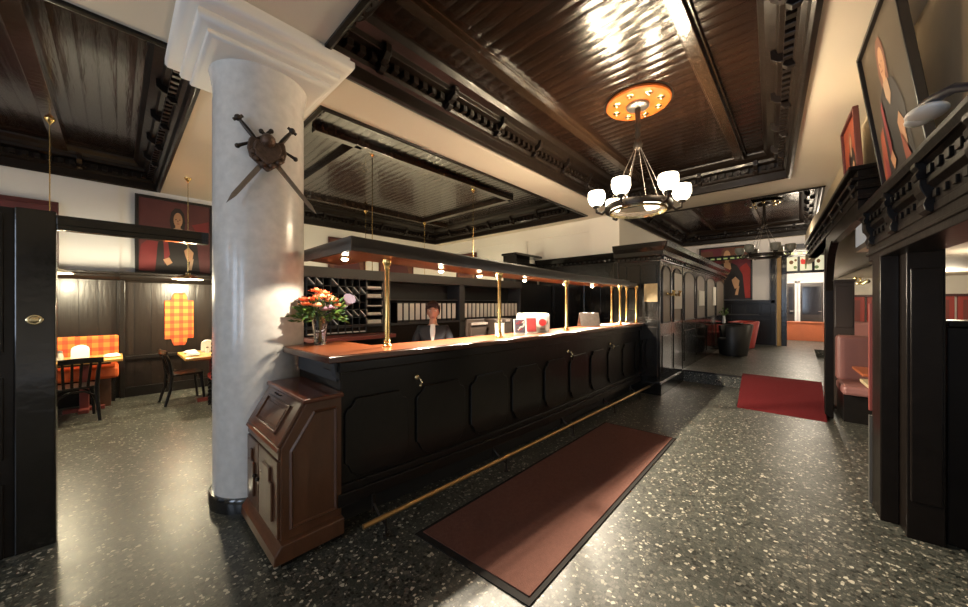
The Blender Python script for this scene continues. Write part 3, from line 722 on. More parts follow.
# ------------------------------------------------------------------ reception counter
FR = [(1.02, 2.26), (1.5, 2.215), (2.1, 2.165), (2.7, 2.13), (3.3, 2.105), (4.2, 2.09), (6.22, 2.08)]
def fy(x):
    for (a, b), (c, d) in zip(FR, FR[1:]):
        if x <= c: return b+(d-b)*(x-a)/(c-a)
    return FR[-1][1]
t = thing('reception_counter', 'long glossy black reception counter with reddish wooden top', 'counter', (3.6, 2.3, 0))
BK = [(6.22, 2.42), (1.34, 2.58), (1.34, 3.06), (1.02, 3.02)]
body = MB().prism([(x, y) for x, y in FR]+BK, .30, 1.16).build('body', 'counter_black', t, bevel=.006)
MB().prism([(x+.0, y+.14) for x, y in FR]+[(6.22, 2.40), (1.32, 2.56), (1.32, 3.04), (1.08, 3.0)], 0, .30).build('kick_base', 'black_matte', t)
mb = MB()   # stepped plinth moulding along the foot of the panels
mb.prism([(x-(.03 if i == 0 else 0), y-.035) for i, (x, y) in enumerate(FR)]+[(6.22, 2.3), (1.34, 2.5), (.99, 2.5)], .20, .285)
mb.prism([(x-(.015 if i == 0 else 0), y-.018) for i, (x, y) in enumerate(FR)]+[(6.22, 2.3), (1.34, 2.5), (1.0, 2.5)], .285, .335)
mb.build('plinth_moulding', 'black_wood', t, bevel=.006)
mb = MB(); mb.prism([(x-(.02 if i == 0 else 0), y-.03) for i, (x, y) in enumerate(FR)]+[(6.22, 2.3), (1.34, 2.5), (1.0, 2.5)], 1.085, 1.16)
mb.build('top_moulding', 'counter_black', t, bevel=.008)
bays = [.98+.552*k for k in range(10)]
for k, xb in enumerate(bays):
    x0, x1 = xb+.055, min(xb+.552, 6.2)-.015
    if k == 0: x0 = 1.04
    # shouldered raised panel
    sh = [(x0, .47), (x0+.02, .455), (x0+.045, .40), (x0+.10, .365), (x1-.10, .365), (x1-.045, .40), (x1-.02, .455), (x1, .47),
          (x1, .80), (x1-.015, .835), (x1-.05, .85), (x1-.075, .90), (x0+.075, .90), (x0+.05, .85), (x0+.015, .835), (x0, .80)]
    MB().slab([(x, fy(x)-.001, z) for x, z in sh], (0, -.022, 0)).build('front_panel', 'counter_black', t, bevel=.006)
for x, z in ((1.594, .955), (3.753, .945), (4.98, .93)):
    mb = MB(); y = fy(x)
    mb.tube([(x, y, z+.02), (x, y-.05, z+.02), (x, y-.075, z-.01), (x, y-.055, z-.035)], .007, 8); mb.ball((x, y-.012, z+.02), .022, 12, 8, sy=.5); mb.ball((x, y-.055, z-.037), .012, 8, 6)
    mb.build('bag_hook', 'brass_pale', t, smooth=60)
# end bracket boards under the return
mb = MB(); mb.box(1.005, 1.03, 2.30, 3.0, 1.02, 1.14); mb.ext([(.98, 1.16), (.98, 1.13), (.995, 1.06), (1.02, 1.03), (1.02, 1.16)], 'y', 2.27, 2.33)
mb.build('end_board', 'grey_dark', t, bevel=.004)
FT = [(.91, 2.185), (1.3, 2.15), (1.7, 2.115), (2.3, 2.065), (2.9, 2.03), (3.6, 2.01), (4.5, 2.0), (6.22, 1.985)]
TP = FT+[(6.22, 2.46), (4.0, 2.43), (2.0, 2.47), (1.40, 2.56), (1.38, 3.08), (1.10, 3.08), (1.0, 3.03), (.885, 2.985)]
top = MB().prism(TP, 1.165, 1.208).build('countertop', 'counter_edge', t, bevel=.008)
MB().prism([(x+(.012 if x < 1 else 0), y+.012*(1 if y < 2.3 else -1)) for x, y in TP], 1.206, 1.213).build('top_veneer', 'counter_top', top)
plabel(top, 'reddish brown wooden countertop')

# canopy on brass posts
def zc_(x, y):
    for a, b, c, d in ((1.0, 1.905, 1.8, 1.875), (1.8, 1.875, 2.55, 1.850), (2.55, 1.850, 4.0, 1.832), (4.0, 1.832, 7, 1.828)):
        if x <= c: return b+(d-b)*max(0, (x-a))/(c-a)
    return 1.828
t = thing('counter_canopy', 'dark shelf canopy on brass posts with spotlights above the counter', 'canopy', (3.4, 2.2, 1.212))
CF = [(1.05, 2.17), (1.8, 2.15), (2.55, 2.14), (4.0, 2.12), (5.45, 2.07), (5.70, 2.05)]
CB = [(5.70, 2.56), (4.0, 2.58), (2.55, 2.60), (1.42, 2.62), (1.42, 3.12), (1.07, 3.06)]
def shell(mb, o0, zlo, zhi):
    pts = CF+CB; n = len(pts)
    return mb.prism(pts, zlo, zhi, lambda x, y: zc_(x, y))
MB_ = MB(); shell(MB_, 0, .018, .095); MB_.build('canopy_board', 'canopy_paint', t, bevel=.006)
# fascia strips hanging below the board (front, end and back)
def strip(pts, w, zlo, zhi):
    q = MB()
    for (a, b), (c, d) in zip(pts, pts[1:]):
        dx, dy = c-a, d-b; L = math.hypot(dx, dy); nx, ny = -dy/L*w, dx/L*w
        za, zb = zc_(a, b), zc_(c, d)
        q.add([(a, b, za+zlo), (c, d, zb+zlo), (c+nx, d+ny, zb+zlo), (a+nx, b+ny, za+zlo), (a, b, za+zhi), (c, d, zb+zhi), (c+nx, d+ny, zb+zhi), (a+nx, b+ny, za+zhi)],
              [(0, 3, 2, 1), (4, 5, 6, 7), (0, 1, 5, 4), (1, 2, 6, 5), (2, 3, 7, 6), (3, 0, 4, 7)])
    return q
strip([(1.07, 3.06)]+CF+[(5.70, 2.56)], .02, 0, .095).build('fascia', 'canopy_paint', t)
mb = MB(); pts = [(1.09, 2.20), (1.8, 2.18), (2.55, 2.17), (4.0, 2.15), (5.45, 2.10), (5.67, 2.08), (5.67, 2.54), (4.0, 2.56), (2.55, 2.58), (1.40, 2.60), (1.40, 3.10), (1.10, 3.05)]
mb.prism(pts, .008, .02, lambda x, y: zc_(x, y)); mb.build('soffit_lining', 'copper_soffit', t)
mb = MB(); mb.tube([(5.66, 2.10, 1.845), (6.03, 2.06, 1.845), (6.03, 2.22, 1.845), (5.62, 2.32, 1.845)], .016, 8); mb.box(5.66, 6.05, 2.05, 2.10, 1.855, 1.895)
mb.build('end_rail', 'canopy_paint', t)
for x, y in ((1.437, 2.37), (2.58, 2.19), (3.80, 2.135), (5.42, 2.10), (6.02, 2.06), (5.60, 2.31), (5.99, 2.21)):
    zt = (zc_(x, y) if x < 5.9 else 1.845); hh = zt-1.213; big = x < 1.6
    r = .0165
    MB().lathe([(0, 0), (.036, 0), (.037, .012), (.026, .022), (.022, .036), (.027, .044), (.022, .052), (r, .062), (r, hh-.08), (r+.006, hh-.072), (r+.004, hh-.055), (r+.014, hh-.035), (r+.018, hh-.012), (r+.018, hh+.004), (0, hh+.004)], x, y, 1.213, 18).build('post', 'brass', t, smooth=45)
SPOTS = ((1.19, 2.56), (2.10, 2.51), (2.62, 2.50), (3.4, 2.48), (4.35, 2.47), (5.2, 2.46))
for x, y in SPOTS:
    z = zc_(x, y)
    d = MB().lathe([(.034, .012), (.036, -.004), (.026, -.006), (.024, .004), (0, .006)], x, y, z, 18).build('downlight', 'brass_pale', t, smooth=50)
    MB().lathe([(0, .002), (.026, .0), (.024, -.012), (.012, -.021), (0, -.023)], x, y, z, 14).build('bulb', 'spot_glow', d, smooth=60)
    light('downlight_beam', 'SPOT', (x, y, z-.03), 20 if x < 1.5 else 120, (1, .86, .66), .012, (0 if x < 1.5 else R(-27), 0, 0), spot=150)

# brass foot rail
t = thing('foot_rail', 'long brass foot rail on black brackets along the counter foot', 'foot rail', (3.6, 2.0, 0))
MB().tube([(1.06, 2.03, .135), (2.4, 1.995, .135), (3.7, 1.965, .135), (6.2, 1.90, .135)], .0165, 14).build('rail', 'rail_brass', t, smooth=60)
for x in (1.22, 2.45, 3.66, 4.81, 5.78):
    y = 2.03-(x-1.06)*.0253
    mb = MB(); mb.tube([(x, y+.16, .16), (x, y+.07, .10), (x, y, .075), (x, y, .12)], .009, 8); mb.tube([(x, y, .085), (x, y, 0)], .008, 8); mb.lathe([(0, 0), (.022, 0), (.02, .008), (0, .01)], x, y, 0, 12)
    mb.box(x-.012, x+.012, y+.15, y+.17, .10, .22)
    mb.build('bracket', 'iron', t)

# vase with flowers
VX, VY, VZ = 1.135, 2.89, 1.213
t = thing('vase_of_flowers', 'glass vase of orange and peach flowers on the counter by the column', 'flowers', (VX, VY, VZ))
MB().lathe([(0, 0), (.042, 0), (.045, .01), (.05, .08), (.064, .20), (.075, .235), (.071, .235), (.060, .20), (.045, .08), (.038, .018), (0, .016)], VX, VY, VZ, 26).build('vase', 'clear_glass', t, smooth=60)
mb = MB(); rnd = random.Random(3)
for k in range(16):
    a = rnd.uniform(0, 2*PI); r = rnd.uniform(.02, .12)
    mb.tube([(VX-.02*math.cos(a), VY-.02*math.sin(a), VZ+.025), (VX+.02*math.cos(a), VY+.02*math.sin(a), VZ+.2), (VX+r*math.cos(a), VY+r*math.sin(a), VZ+.36)], .004, 6)
mb.build('stems', 'leaf_dark', t)
mb = MB()
for k in range(240):
    a = rnd.uniform(0, 2*PI); el = rnd.uniform(-.35, .9); L = rnd.uniform(.10, .235)
    c = Vector((VX+L*math.cos(a)*math.cos(el), VY+L*math.sin(a)*math.cos(el), VZ+.24+L*math.sin(el)*.85))
    d = Vector((math.cos(a)*math.cos(el), math.sin(a)*math.cos(el), math.sin(el)*.8+rnd.uniform(-.3, .4))).normalized()
    w = d.cross(Vector((rnd.uniform(-1, 1), rnd.uniform(-1, 1), rnd.uniform(-1, 1)))).normalized()
    l = rnd.uniform(.04, .075); wd = l*.2; nn = d.cross(w)*.006; mb.k = rnd.choice((0, 0, 1))
    mb.add([c-d*l*.5, c+w*wd+nn, c+d*l*.5, c-w*wd+nn, c-nn], [(0, 1, 4), (1, 2, 4), (2, 3, 4), (3, 0, 4)])
plabel(mb.build('foliage', ['leaf', 'leaf_dark'], t), 'green leaves')
FL = [(-.14, -.02, .34, 0), (-.07, -.05, .385, 0), (-.10, .05, .37, 0), (-.02, -.08, .40, 1), (.03, -.03, .43, 0), (.02, .06, .42, 1), (-.03, .02, .45, 0), (.08, -.08, .37, 1), (.12, -.02, .38, 0), (.11, .06, .40, 1), (-.06, -.10, .33, 1),
      (.05, -.12, .31, 2), (-.01, -.13, .30, 2), (-.12, .10, .38, 0), (.16, -.05, .33, 1)]
for dx, dy, dz, k in FL:
    mb = MB(); c = Vector((VX+dx*.8, VY+dy*.8, VZ+dz-.01))
    for ring, (rr, tilt, nn) in enumerate(((.016, .2, 4), (.032, .55, 6), (.048, 1.0, 8))):
        for j in range(nn):
            a = 2*PI*j/nn+ring*.4; o = Vector((math.cos(a), math.sin(a), 0)); q = Vector((-math.sin(a), math.cos(a), 0))
            b0 = c+o*rr*.3-Vector((0, 0, .012)); tip = c+o*(rr+.010*ring)+Vector((0, 0, .030-.012*ring)); mid = c+o*rr*1.05+Vector((0, 0, .010-.006*ring))
            mb.add([b0, mid+q*.021, tip, mid-q*.021, mid+o*.006], [(0, 1, 4), (1, 2, 4), (2, 3, 4), (3, 0, 4)])
    mb.build('blossom', ('petal_orange', 'petal_peach', 'petal_mauve')[k], t)
mb = MB(); c = Vector((VX+.24, VY-.02, VZ+.36))
for j in range(10):
    a = 2*PI*j/10; b = 2*PI*(j+1)/10
    mb.add([c-Vector((.02, 0, .05)), c+Vector((.055*math.cos(a), .03*math.sin(a), .045*math.sin(a)+.02)), c+Vector((.055*math.cos(b), .03*math.sin(b), .045*math.sin(b)+.02))], [(0, 1, 2)])
mb.tube([(VX+.03, VY, VZ+.24), (VX+.14, VY-.01, VZ+.29), c-Vector((.02, 0, .05))], .004, 6)
plabel(mb.build('blossom', 'petal_lilac', t), 'pale lilac trumpet-shaped blossom')

# ------------------------------------------------------------------ behind the counter
SY = 4.5
t = thing('shelving_unit', 'long dark grey office shelving with fascia behind the counter', 'shelving', (4.2, 4.7, 0))
MB().box(1.5, 6.05, SY-.02, SY+.4, 1.88, 2.02).build('fascia', 'grey_panel', t, bevel=.005)
MB().box(1.5, 6.05, SY+.34, SY+.38, 0, 1.9).build('back_panel', 'black_matte', t)
MB().box(1.5, 6.05, SY+.0, SY+.38, 1.225, 1.25).box(2.75, 6.05, SY+.05, SY+.36, 1.60, 1.615).build('shelf', 'grey_dark', t)
for x in (1.52, 2.66, 4.20, 6.0): 
    w = .13 if x in (2.66, 4.20) else .03
    MB().box(x, x+w, SY, SY+.38, 0, 1.88).build('upright', 'grey_dark', t, bevel=.004)
MB().box(1.55, 6.0, SY+.01, SY+.36, 0, 1.22).build('cupboard', 'plastic_brown', t, bevel=.004)
MB().box(1.55, 2.66, SY-.35, SY+.0, 1.08, 1.13).build('side_worktop', 'red_paint', t, bevel=.004)
# binders: individuals
def binder(x, lab):
    t = thing('ring_binder', lab, 'binder', (x, SY+.20, 1.25), 0, 'ring binders on the office shelf')
    MB().box(x-.048, x+.048, SY+.055, SY+.34, 1.25, 1.565).build('cover', 'plastic_black', t, bevel=.004)
    plabel(MB().box(x-.040, x+.040, SY+.05, SY+.057, 1.29, 1.552).build('spine_label', 'paper', t), 'white spine label')
    return t
LB1 = 'white-labelled black ring binder in the row left of the shelf upright'
LB2 = 'white-labelled black ring binder in the row right of the shelf upright'
b0 = binder(2.985, LB1); b0['group'] = 'ring binders left of the upright'
for k in range(1, 11):
    c = copy_tree(b0); c.location.x += .112*k
for k in range(15):
    c = copy_tree(b0); c.location.x += 4.40-2.985+.108*k; c['label'] = LB2; c['group'] = 'ring binders right of the upright'
# pigeonholes with key slots
t = thing('pigeonhole_rack', 'black pigeonhole key rack with letters, behind the flowers', 'rack', (2.0, SY+.1, 1.15))
mb = MB(); gx = [1.60+.0985*i for i in range(9)]; gz = [1.15+.105*i for i in range(8)]
for x in gx: mb.box(x-.004, x+.004, SY-.02, SY+.2, 1.15, 1.885)
for z in gz: mb.box(1.60, 2.388, SY-.02, SY+.2, z-.004, z+.004)
mb.box(1.60, 2.388, SY+.2, SY+.21, 1.15, 1.885)
mb.build('grid', 'grey_dark', t)
MB().box(1.60, 2.388, SY+.19, SY+.198, 1.15, 1.885).build('back', 'black_matte', t)
for i in range(8):
    MB().ball((gx[i]+.05, SY-.025, 1.885), .007, 8, 6).build('hook', 'steel', t)
lt = None; rnd = random.Random(5)
for i in range(8):
    for j in range(7):
        if rnd.random() < .45 or j == 0: 
            if j > 0 and rnd.random() < .15: continue
            x, z = gx[i]+.049, gz[j]+.006
            if lt is None or True:
                if j == 0: m = MB().box(x-.036, x+.036, SY-.025, SY+.17, z, z+.012)
                else: m = MB().slab([(x-.040, SY-.03, z+.085), (x-.034, SY-.03, z+.092), (x+.042, SY-.03, z+.014), (x+.036, SY-.03, z+.004)], (0, .19, 0))
                tag(m.build('letter', 'paper', origin=(x, SY, z)), 'white letter lying in a cell of the black pigeonhole rack', 'letter', 'letters in the pigeonholes')
# paper trays beside pigeonholes
t = thing('letter_tray', 'stack of pale paper trays between the pigeonholes and the binders', 'tray', (2.52, SY+.1, 1.25))
for k in range(5):
    z = 1.255+k*.125
    MB().box(2.40, 2.65, SY-.01, SY+.28, z, z+.012).box(2.40, 2.41, SY-.01, SY+.28, z, z+.09).box(2.64, 2.65, SY-.01, SY+.28, z, z+.09).build('tray', 'steel', t)
    MB().box(2.42, 2.63, SY, SY+.27, z+.012, z+.012+(.05, .03, .012, .045, .03)[k]).build('papers', 'paper', t)
# wall cupboard in the corner and desk lamp arm
t = thing('wall_cupboard', 'dark open-fronted wall cupboard in the corner beyond the binders', 'cupboard', (7.4, 5.3, 2.0))
MB().box(6.75, 7.85, 5.2, 5.6, 2.02, 2.06).box(6.75, 6.80, 5.2, 5.6, 2.02, 2.8).box(6.75, 7.85, 5.55, 5.6, 2.02, 2.8).box(6.75, 7.85, 5.3, 5.35, 2.02, 2.62).build('carcass', 'black_wood', t, bevel=.005)
MB().box(6.70, 7.85, 5.14, 5.62, 2.76, 2.82).build('cornice', 'black_lacquer', t, bevel=.006)
mb = MB(); mb.box(6.05, 7.75, SY+.3, SY+.36, 0, 2.0)
tag(mb.build('screen', 'black_matte', origin=(6.9, SY+.33, 0)), 'dark partition screen beyond the right-hand binder bay', 'screen')
for k, (x, z, w, hgt) in enumerate(((6.22, 1.72, .09, .17), (6.34, 1.70, .09, .15))):
    m = MB().box(x-w/2, x+w/2, SY+.285, SY+.297, z-hgt/2, z+hgt/2)
    tag(m.build('notice', 'paper', origin=(x, SY+.29, z-hgt/2)), ('left', 'right')[k]+'-hand white slip pinned on the dark screen beyond the binders', 'notice')
# small pictures on back and end walls
def small_pic(P0, ex, w, h, nrm, label):
    portrait('picture', label, 'picture', P0, ex, (0, 0, 1), w, h, nrm, [(1, [(.1, .1), (.9, .1), (.8, .6), (.5, .8), (.2, .6)]), (2, ell(.5, .6, .12, .15))], ['canvas_brown', 'canvas_dark', 'canvas_pale'], 'frame_maroon', .05)
small_pic((3.90, 9.42, 2.35), (1, 0, 0), 1.08, 1.02, (0, -1, 0), 'small brown framed picture on the back wall nearest the column')
small_pic((5.42, 9.42, 2.40), (1, 0, 0), 1.25, .85, (0, -1, 0), 'small brown framed picture in the middle of the back wall')
small_pic((7.90, 8.6, 2.35), (0, -1, 0), .95, .85, (-1, 0, 0), 'small brown framed picture on the white end wall above the binders')

# receptionist
def skin_mesh(verts, edges, radii, root):
    me = bpy.data.meshes.new('skin_tmp'); me.from_pydata(verts, edges, [])
    o = bpy.data.objects.new('skin_tmp', me); COL.objects.link(o)
    md = o.modifiers.new('s', 'SKIN'); ss = o.modifiers.new('u', 'SUBSURF'); ss.levels = 2; ss.render_levels = 2
    for i, r in enumerate(radii):
        sv = me.skin_vertices[0].data[i]; sv.radius = r if isinstance(r, tuple) else (r, r); sv.use_root = (i == root)
    bpy.context.view_layer.update()
    dg = bpy.context.evaluated_depsgraph_get(); ev = o.evaluated_get(dg); m2 = ev.to_mesh()
    V = [tuple(v.co) for v in m2.vertices]; F = [list(p.vertices) for p in m2.polygons]
    ev.to_mesh_clear(); bpy.data.objects.remove(o); bpy.data.meshes.remove(me)
    return V, F
PXY = (2.62, 3.28); PRZ = math.atan2(-PXY[1], -PXY[0])+PI/2 - R(4)   # turned towards the viewpoint; local -y is the face
t = thing('person', 'receptionist with short red-brown hair and dark jacket behind the counter', 'person', (PXY[0], PXY[1], 0), PRZ)
HZ = 1.455   # head centre
verts = [(0, 0, .80), (0, -.005, .95), (0, -.01, 1.08), (0, 0, 1.20), (0, .012, 1.275), (0, 0, 1.33), (0, -.012, 1.39)]
edges = [(0, 1), (1, 2), (2, 3), (3, 4), (4, 5), (5, 6)]
rad = [(.14, .10), (.12, .09), (.13, .10), (.125, .09), (.06, .055), (.045, .045), (.05, .05)]
for s in (-1, 1):
    b = len(verts)
    verts += [(s*.15, .01, 1.235), (s*.20, .0, 1.10), (s*.215, -.04, .97), (s*.19, -.19, .95), (s*.16, -.27, .96)]
    edges += [(3, b), (b, b+1), (b+1, b+2), (b+2, b+3), (b+3, b+4)]
    rad += [.052, .045, .038, .031, .024]
    b = len(verts)
    verts += [(s*.09, 0, .72), (s*.095, -.01, .42), (s*.095, .01, .09), (s*.095, -.08, .035), (s*.095, -.14, .028)]
    edges += [(0, b), (b, b+1), (b+1, b+2), (b+2, b+3), (b+3, b+4)]
    rad += [.085, .058, .038, .035, .028]
V, F = skin_mesh(verts, edges, rad, 0)
mb = MB(); mb.add(V, F)
# head: deformed sphere with brow, nose, chin
def head(mb, grow=0):
    n, m = 28, 20; v = []; f = []
    for j in range(m+1):
        th = -PI/2+PI*j/m
        for i in range(n):
            a = 2*PI*i/n; x = math.cos(th)*math.cos(a); y = math.cos(th)*math.sin(a); z = math.sin(th)
            w = 1.0 if z > -.1 else 1-.38*((-.1-z)/.9)**1.2
            X, Y, Z = x*.073*w, y*.088*(w if y < 0 else w), z*.115
            if y < -.5 and abs(x) < .22 and -.42 < z < .12: Y -= .020*(1-abs(x)/.22)*(1-abs(z+.22)/.34)
            if y < -.55 and .10 < abs(x) < .55 and 0 < z < .22: Y += .007
            if y < -.3 and z < -.72: Y -= .006
            v.append((X, Y-.006, HZ+Z))
    for j in range(m):
        for i in range(n): f.append((j*n+i, j*n+(i+1) % n, (j+1)*n+(i+1) % n, (j+1)*n+i))
    mb.add(v, f)
head(mb)
for s in (-1, 1): mb.ball((s*.074, .004, HZ-.008), .02, 8, 8, sx=.45, sy=.8, sz=1.5)
# hands with fingers
for s in (-1, 1):
    hx, hy, hz = s*.155, -.29, .965
    mb.ball((hx, hy-.02, hz), .036, 12, 8, sx=1.0, sy=1.25, sz=.45)
    for k in range(4):
        u = (k-1.5)*.017; L = (.062, .072, .068, .052)[k]
        mb.tube([(hx+u, hy-.05, hz), (hx+u*1.1, hy-.055-L*.5, hz+.004), (hx+u*1.1, hy-.05-L, hz-.012)], [.0085, .008, .006], 8)
    mb.tube([(hx-s*.03, hy-.01, hz), (hx-s*.05, hy-.035, hz), (hx-s*.048, hy-.065, hz-.006)], [.010, .009, .007], 8)
mb.k = 1; mb.add([(-.026, -.0895, HZ-.066), (0, -.094, HZ-.060), (.026, -.0895, HZ-.066), (0, -.093, HZ-.076)], [(0, 1, 2, 3)])
mb.k = 2
for s in (-1, 1): mb.ball((s*.030, -.079, HZ+.006), .0115, 10, 6, sx=1.2, sz=.65)
mb.k = 3
for s in (-1, 1):
    mb.ball((s*.030, -.0895, HZ+.006), .0058, 8, 6); mb.tube([(s*.014, -.090, HZ+.026), (s*.032, -.090, HZ+.032), (s*.05, -.080, HZ+.026)], .0028, 6)
mb.build('body', ['skin', 'lips', 'eye_white', 'hair'], t, local=True, smooth=70)
mb = MB()   # hair cap: back and crown, fringe above the brow
n, m = 30, 16; v = []; f = []
rr = random.Random(9)
for j in range(m+1):
    th = -.35+ (PI/2+.35)*j/m
    for i in range(n):
        a = 2*PI*i/n; x, y, z = math.cos(th)*math.cos(a), math.cos(th)*math.sin(a), math.sin(th)
        lift = 0
        if y < -.2: lift = max(0, .42-.25*abs(x)-z)      # pull the fringe up off the face
        z2 = z+lift*.92; k = 1.0 if lift == 0 else max(.3, math.sqrt(max(0, 1-min(.98, z2)**2))/max(.2, math.cos(th)))
        g = 1.13+rr.uniform(-.025, .035)
        v.append((x*.073*g*k, y*.088*g*k-.004, HZ+.004+z2*.115*g))
for j in range(m):
    for i in range(n): f.append((j*n+i, j*n+(i+1) % n, (j+1)*n+(i+1) % n, (j+1)*n+i))
mb.add(v, f)
for k in range(9):
    u = -.055+k*.0135; mb.tube([(u, -.055, HZ+.098), (u*1.05+.004, -.088, HZ+.078), (u*1.08+.010, -.094, HZ+.048+.008*(k % 2))], [.014, .012, .004], 6)
for s in (-1, 1): mb.tube([(s*.07, -.045, HZ+.07), (s*.079, -.05, HZ+.03), (s*.076, -.048, HZ-.015)], [.016, .013, .005], 6)
mb.build('hair', 'hair', t, local=True, smooth=60)
vj = verts[:5]; rj = [(.165, .125), (.138, .108), (.148, .118), (.142, .105), (.085, .075)]; ej = [(0, 1), (1, 2), (2, 3), (3, 4)]
for s in (-1, 1):
    b = len(vj); vj = vj+[(s*.152, .01, 1.235), (s*.202, .0, 1.10), (s*.217, -.04, .97), (s*.195, -.17, .95)]
    ej += [(3, b), (b, b+1), (b+1, b+2), (b+2, b+3)]; rj += [.066, .059, .052, .043]
V, F = skin_mesh(vj, ej, rj, 0)
plabel(MB().add(V, F).build('jacket', 'jacket', t, local=True, smooth=70), 'dark blazer')
vb = [(0, -.055, 1.05), (0, -.055, 1.18), (0, -.028, 1.255), (0, -.008, 1.30)]
V, F = skin_mesh(vb, [(0, 1), (1, 2), (2, 3)], [(.035, .058), (.045, .062), (.055, .058), (.05, .05)], 0)
plabel(MB().add(V, F).build('blouse', 'white', t, local=True, smooth=70), 'white blouse showing at the open collar')
vt = [(0, 0, .86), (-.09, 0, .72), (-.095, -.01, .42), (-.095, .01, .08), (.09, 0, .72), (.095, -.01, .42), (.095, .01, .08)]
V, F = skin_mesh(vt, [(0, 1), (1, 2), (2, 3), (0, 4), (4, 5), (5, 6)], [(.15, .115), .098, .075, .062, .098, .075, .062], 0)
MB().add(V, F).build('trousers', 'jacket', t, local=True, smooth=70)

# inner work desk with monitor
t = thing('work_desk', 'lower work desk hidden behind the reception counter', 'desk', (3.6, 2.75, 0))
MB().box(2.2, 5.6, 2.56, 2.98, .80, .84).build('desktop', 'red_paint', t, bevel=.005)
for x in (2.25, 3.9, 5.5): MB().box(x, x+.04, 2.58, 2.96, 0, .80).build('leg', 'black_matte', t)
t = thing('monitor', 'dark computer monitor right of the receptionist', 'monitor', (2.98, 2.80, .84))
MB().box(2.76, 3.06, 2.83, 2.865, .98, 1.365).build('screen', 'plastic_brown', t, bevel=.008)
MB().box(2.78, 3.04, 2.78, 2.83, 1.02, 1.33).box(2.83, 2.99, 2.765, 2.78, 1.05, 1.18).build('back_shell', 'plastic_brown', t, bevel=.012)
MB().box(2.87, 2.95, 2.76, 2.80, .85, 1.1).box(2.80, 3.02, 2.70, 2.88, .84, .855).build('stand', 'plastic_black', t, bevel=.004)
MB().box(2.775, 3.045, 2.766, 2.782, 1.30, 1.325).build('vent_strip', 'steel', t)
t = thing('ticket_printer', 'dark ticket printer box right of the monitor', 'printer', (3.22, 2.80, .84))
MB().box(3.10, 3.44, 2.70, 2.92, .84, 1.36).build('housing', 'plastic_brown', t, bevel=.012)
MB().box(3.13, 3.22, 2.69, 2.80, 1.325, 1.352).box(3.29, 3.38, 2.69, 2.80, 1.325, 1.352).build('paper_slot', 'steel', t)

# things standing on the counter
CT = 1.214
def at_counter(x, y): return Matrix.Translation((x, y, CT)) @ Matrix.Rotation(R(-38), 4, 'Z')
t = thing('display_box', 'white round-topped box standing on the counter behind the leaflets', 'box', (3.52, 2.42, CT))
M_ = at_counter(3.46, 2.385)
pr = [(-.09, 0), (.09, 0), (.09, .17)] + [(.09*math.cos(PI*k/12)*1.0, .17+.05*math.sin(PI*k/12)) for k in range(1, 12)] + [(-.09, .17)]
MB(M_).ext([(p, q) for p, q in pr], 'x', -.20, .17).build('housing', 'box_white', t, bevel=.008)
def leaflet(x, y, w, h, mats, label, kind):
    t = thing('leaflet_holder', label, 'leaflet holder', (x, y, CT)); M_ = at_counter(x, y)
    MB(M_).slab([(-w/2, 0, 0), (w/2, 0, 0), (w/2, .03, h), (-w/2, .03, h)], (0, -.006, 0)).box(-w/2, w/2, -.05, .02, 0, .008).build('stand', 'shade_unlit', t)
    q = MB(M_); q.slab([(-w*.42, -.008, .02), (w*.42, -.008, .02), (w*.42, .02, h-.005), (-w*.42, .02, h-.005)], (0, -.006, 0))
    if kind == 'berry':
        q.k = 1
        q.slab([(w*.28*math.cos(a), -.017+.6*.03*(.62+.22*math.sin(a)), h*(.62+.22*math.sin(a))) for a in [2*PI*i/14 for i in range(14)]], (0, -.002, 0))
        q.k = 2; q.slab([(-.03, -.014, .03), (.03, -.014, .03), (.03, -.010, .05), (-.03, -.010, .05)], (0, -.003, 0))
    if kind == 'mix':
        rn = random.Random(2)
        for i in range(28):
            q.k = rn.choice((0, 0, 1, 2)); u, z = rn.uniform(-.38, .38)*w, rn.uniform(.15, .92)*h
            yv = -.015+.028*z/h
            q.slab([(u-.012, yv, z-.01), (u+.012, yv, z-.004), (u+.006, yv+.001, z+.012)], (0, -.004, 0))
    q.build('leaflets', mats, t)
leaflet(2.98, 2.24, .13, .165, ['packet_dark', 'box_white', 'canvas_red'], 'holder with a dark mottled sweet bag on the counter, left of the red card', 'mix')
leaflet(3.19, 2.235, .13, .175, ['packet_red'], 'dark red card standing in the middle of the counter leaflets', 'plain')
leaflet(3.36, 2.20, .16, .19, ['box_white', 'strawberry', 'steel'], 'white card with a red fruit picture, rightmost of the counter leaflets', 'berry')
leaflet(2.72, 2.30, .10, .13, ['shade_unlit'], 'pale empty acrylic holder beside the second brass post', 'plain')
t = thing('menu_stand', 'folded brushed metal menu stand between brass posts on the counter', 'menu stand', (4.62, 2.28, CT))
M_ = at_counter(4.72, 2.26)
MB(M_).slab([(-.16, -.04, 0), (.14, -.04, 0), (.14, .02, .20), (-.16, .02, .20)], (0, .006, 0)).slab([(-.16, .09, 0), (.14, .09, 0), (.14, .024, .20), (-.16, .024, .20)], (0, .006, 0)).build('plate', 'steel', t, bevel=.003)
for k, (x, y, a) in enumerate(((5.05, 2.26, .1), (5.35, 2.2, -.2), (5.7, 2.17, .15))):
    m = MB(Matrix.Translation((x, y, CT)) @ Matrix.Rotation(a, 4, 'Z')).box(-.15, .15, -.10, .10, 0, .008)
    tag(m.build('paper_sheet', 'paper', origin=(x, y, CT)), ('white paper sheet nearest the metal menu stand', 'middle white paper sheet at the far end of the counter', 'white paper sheet nearest the panelled booth on the counter')[k], 'paper')

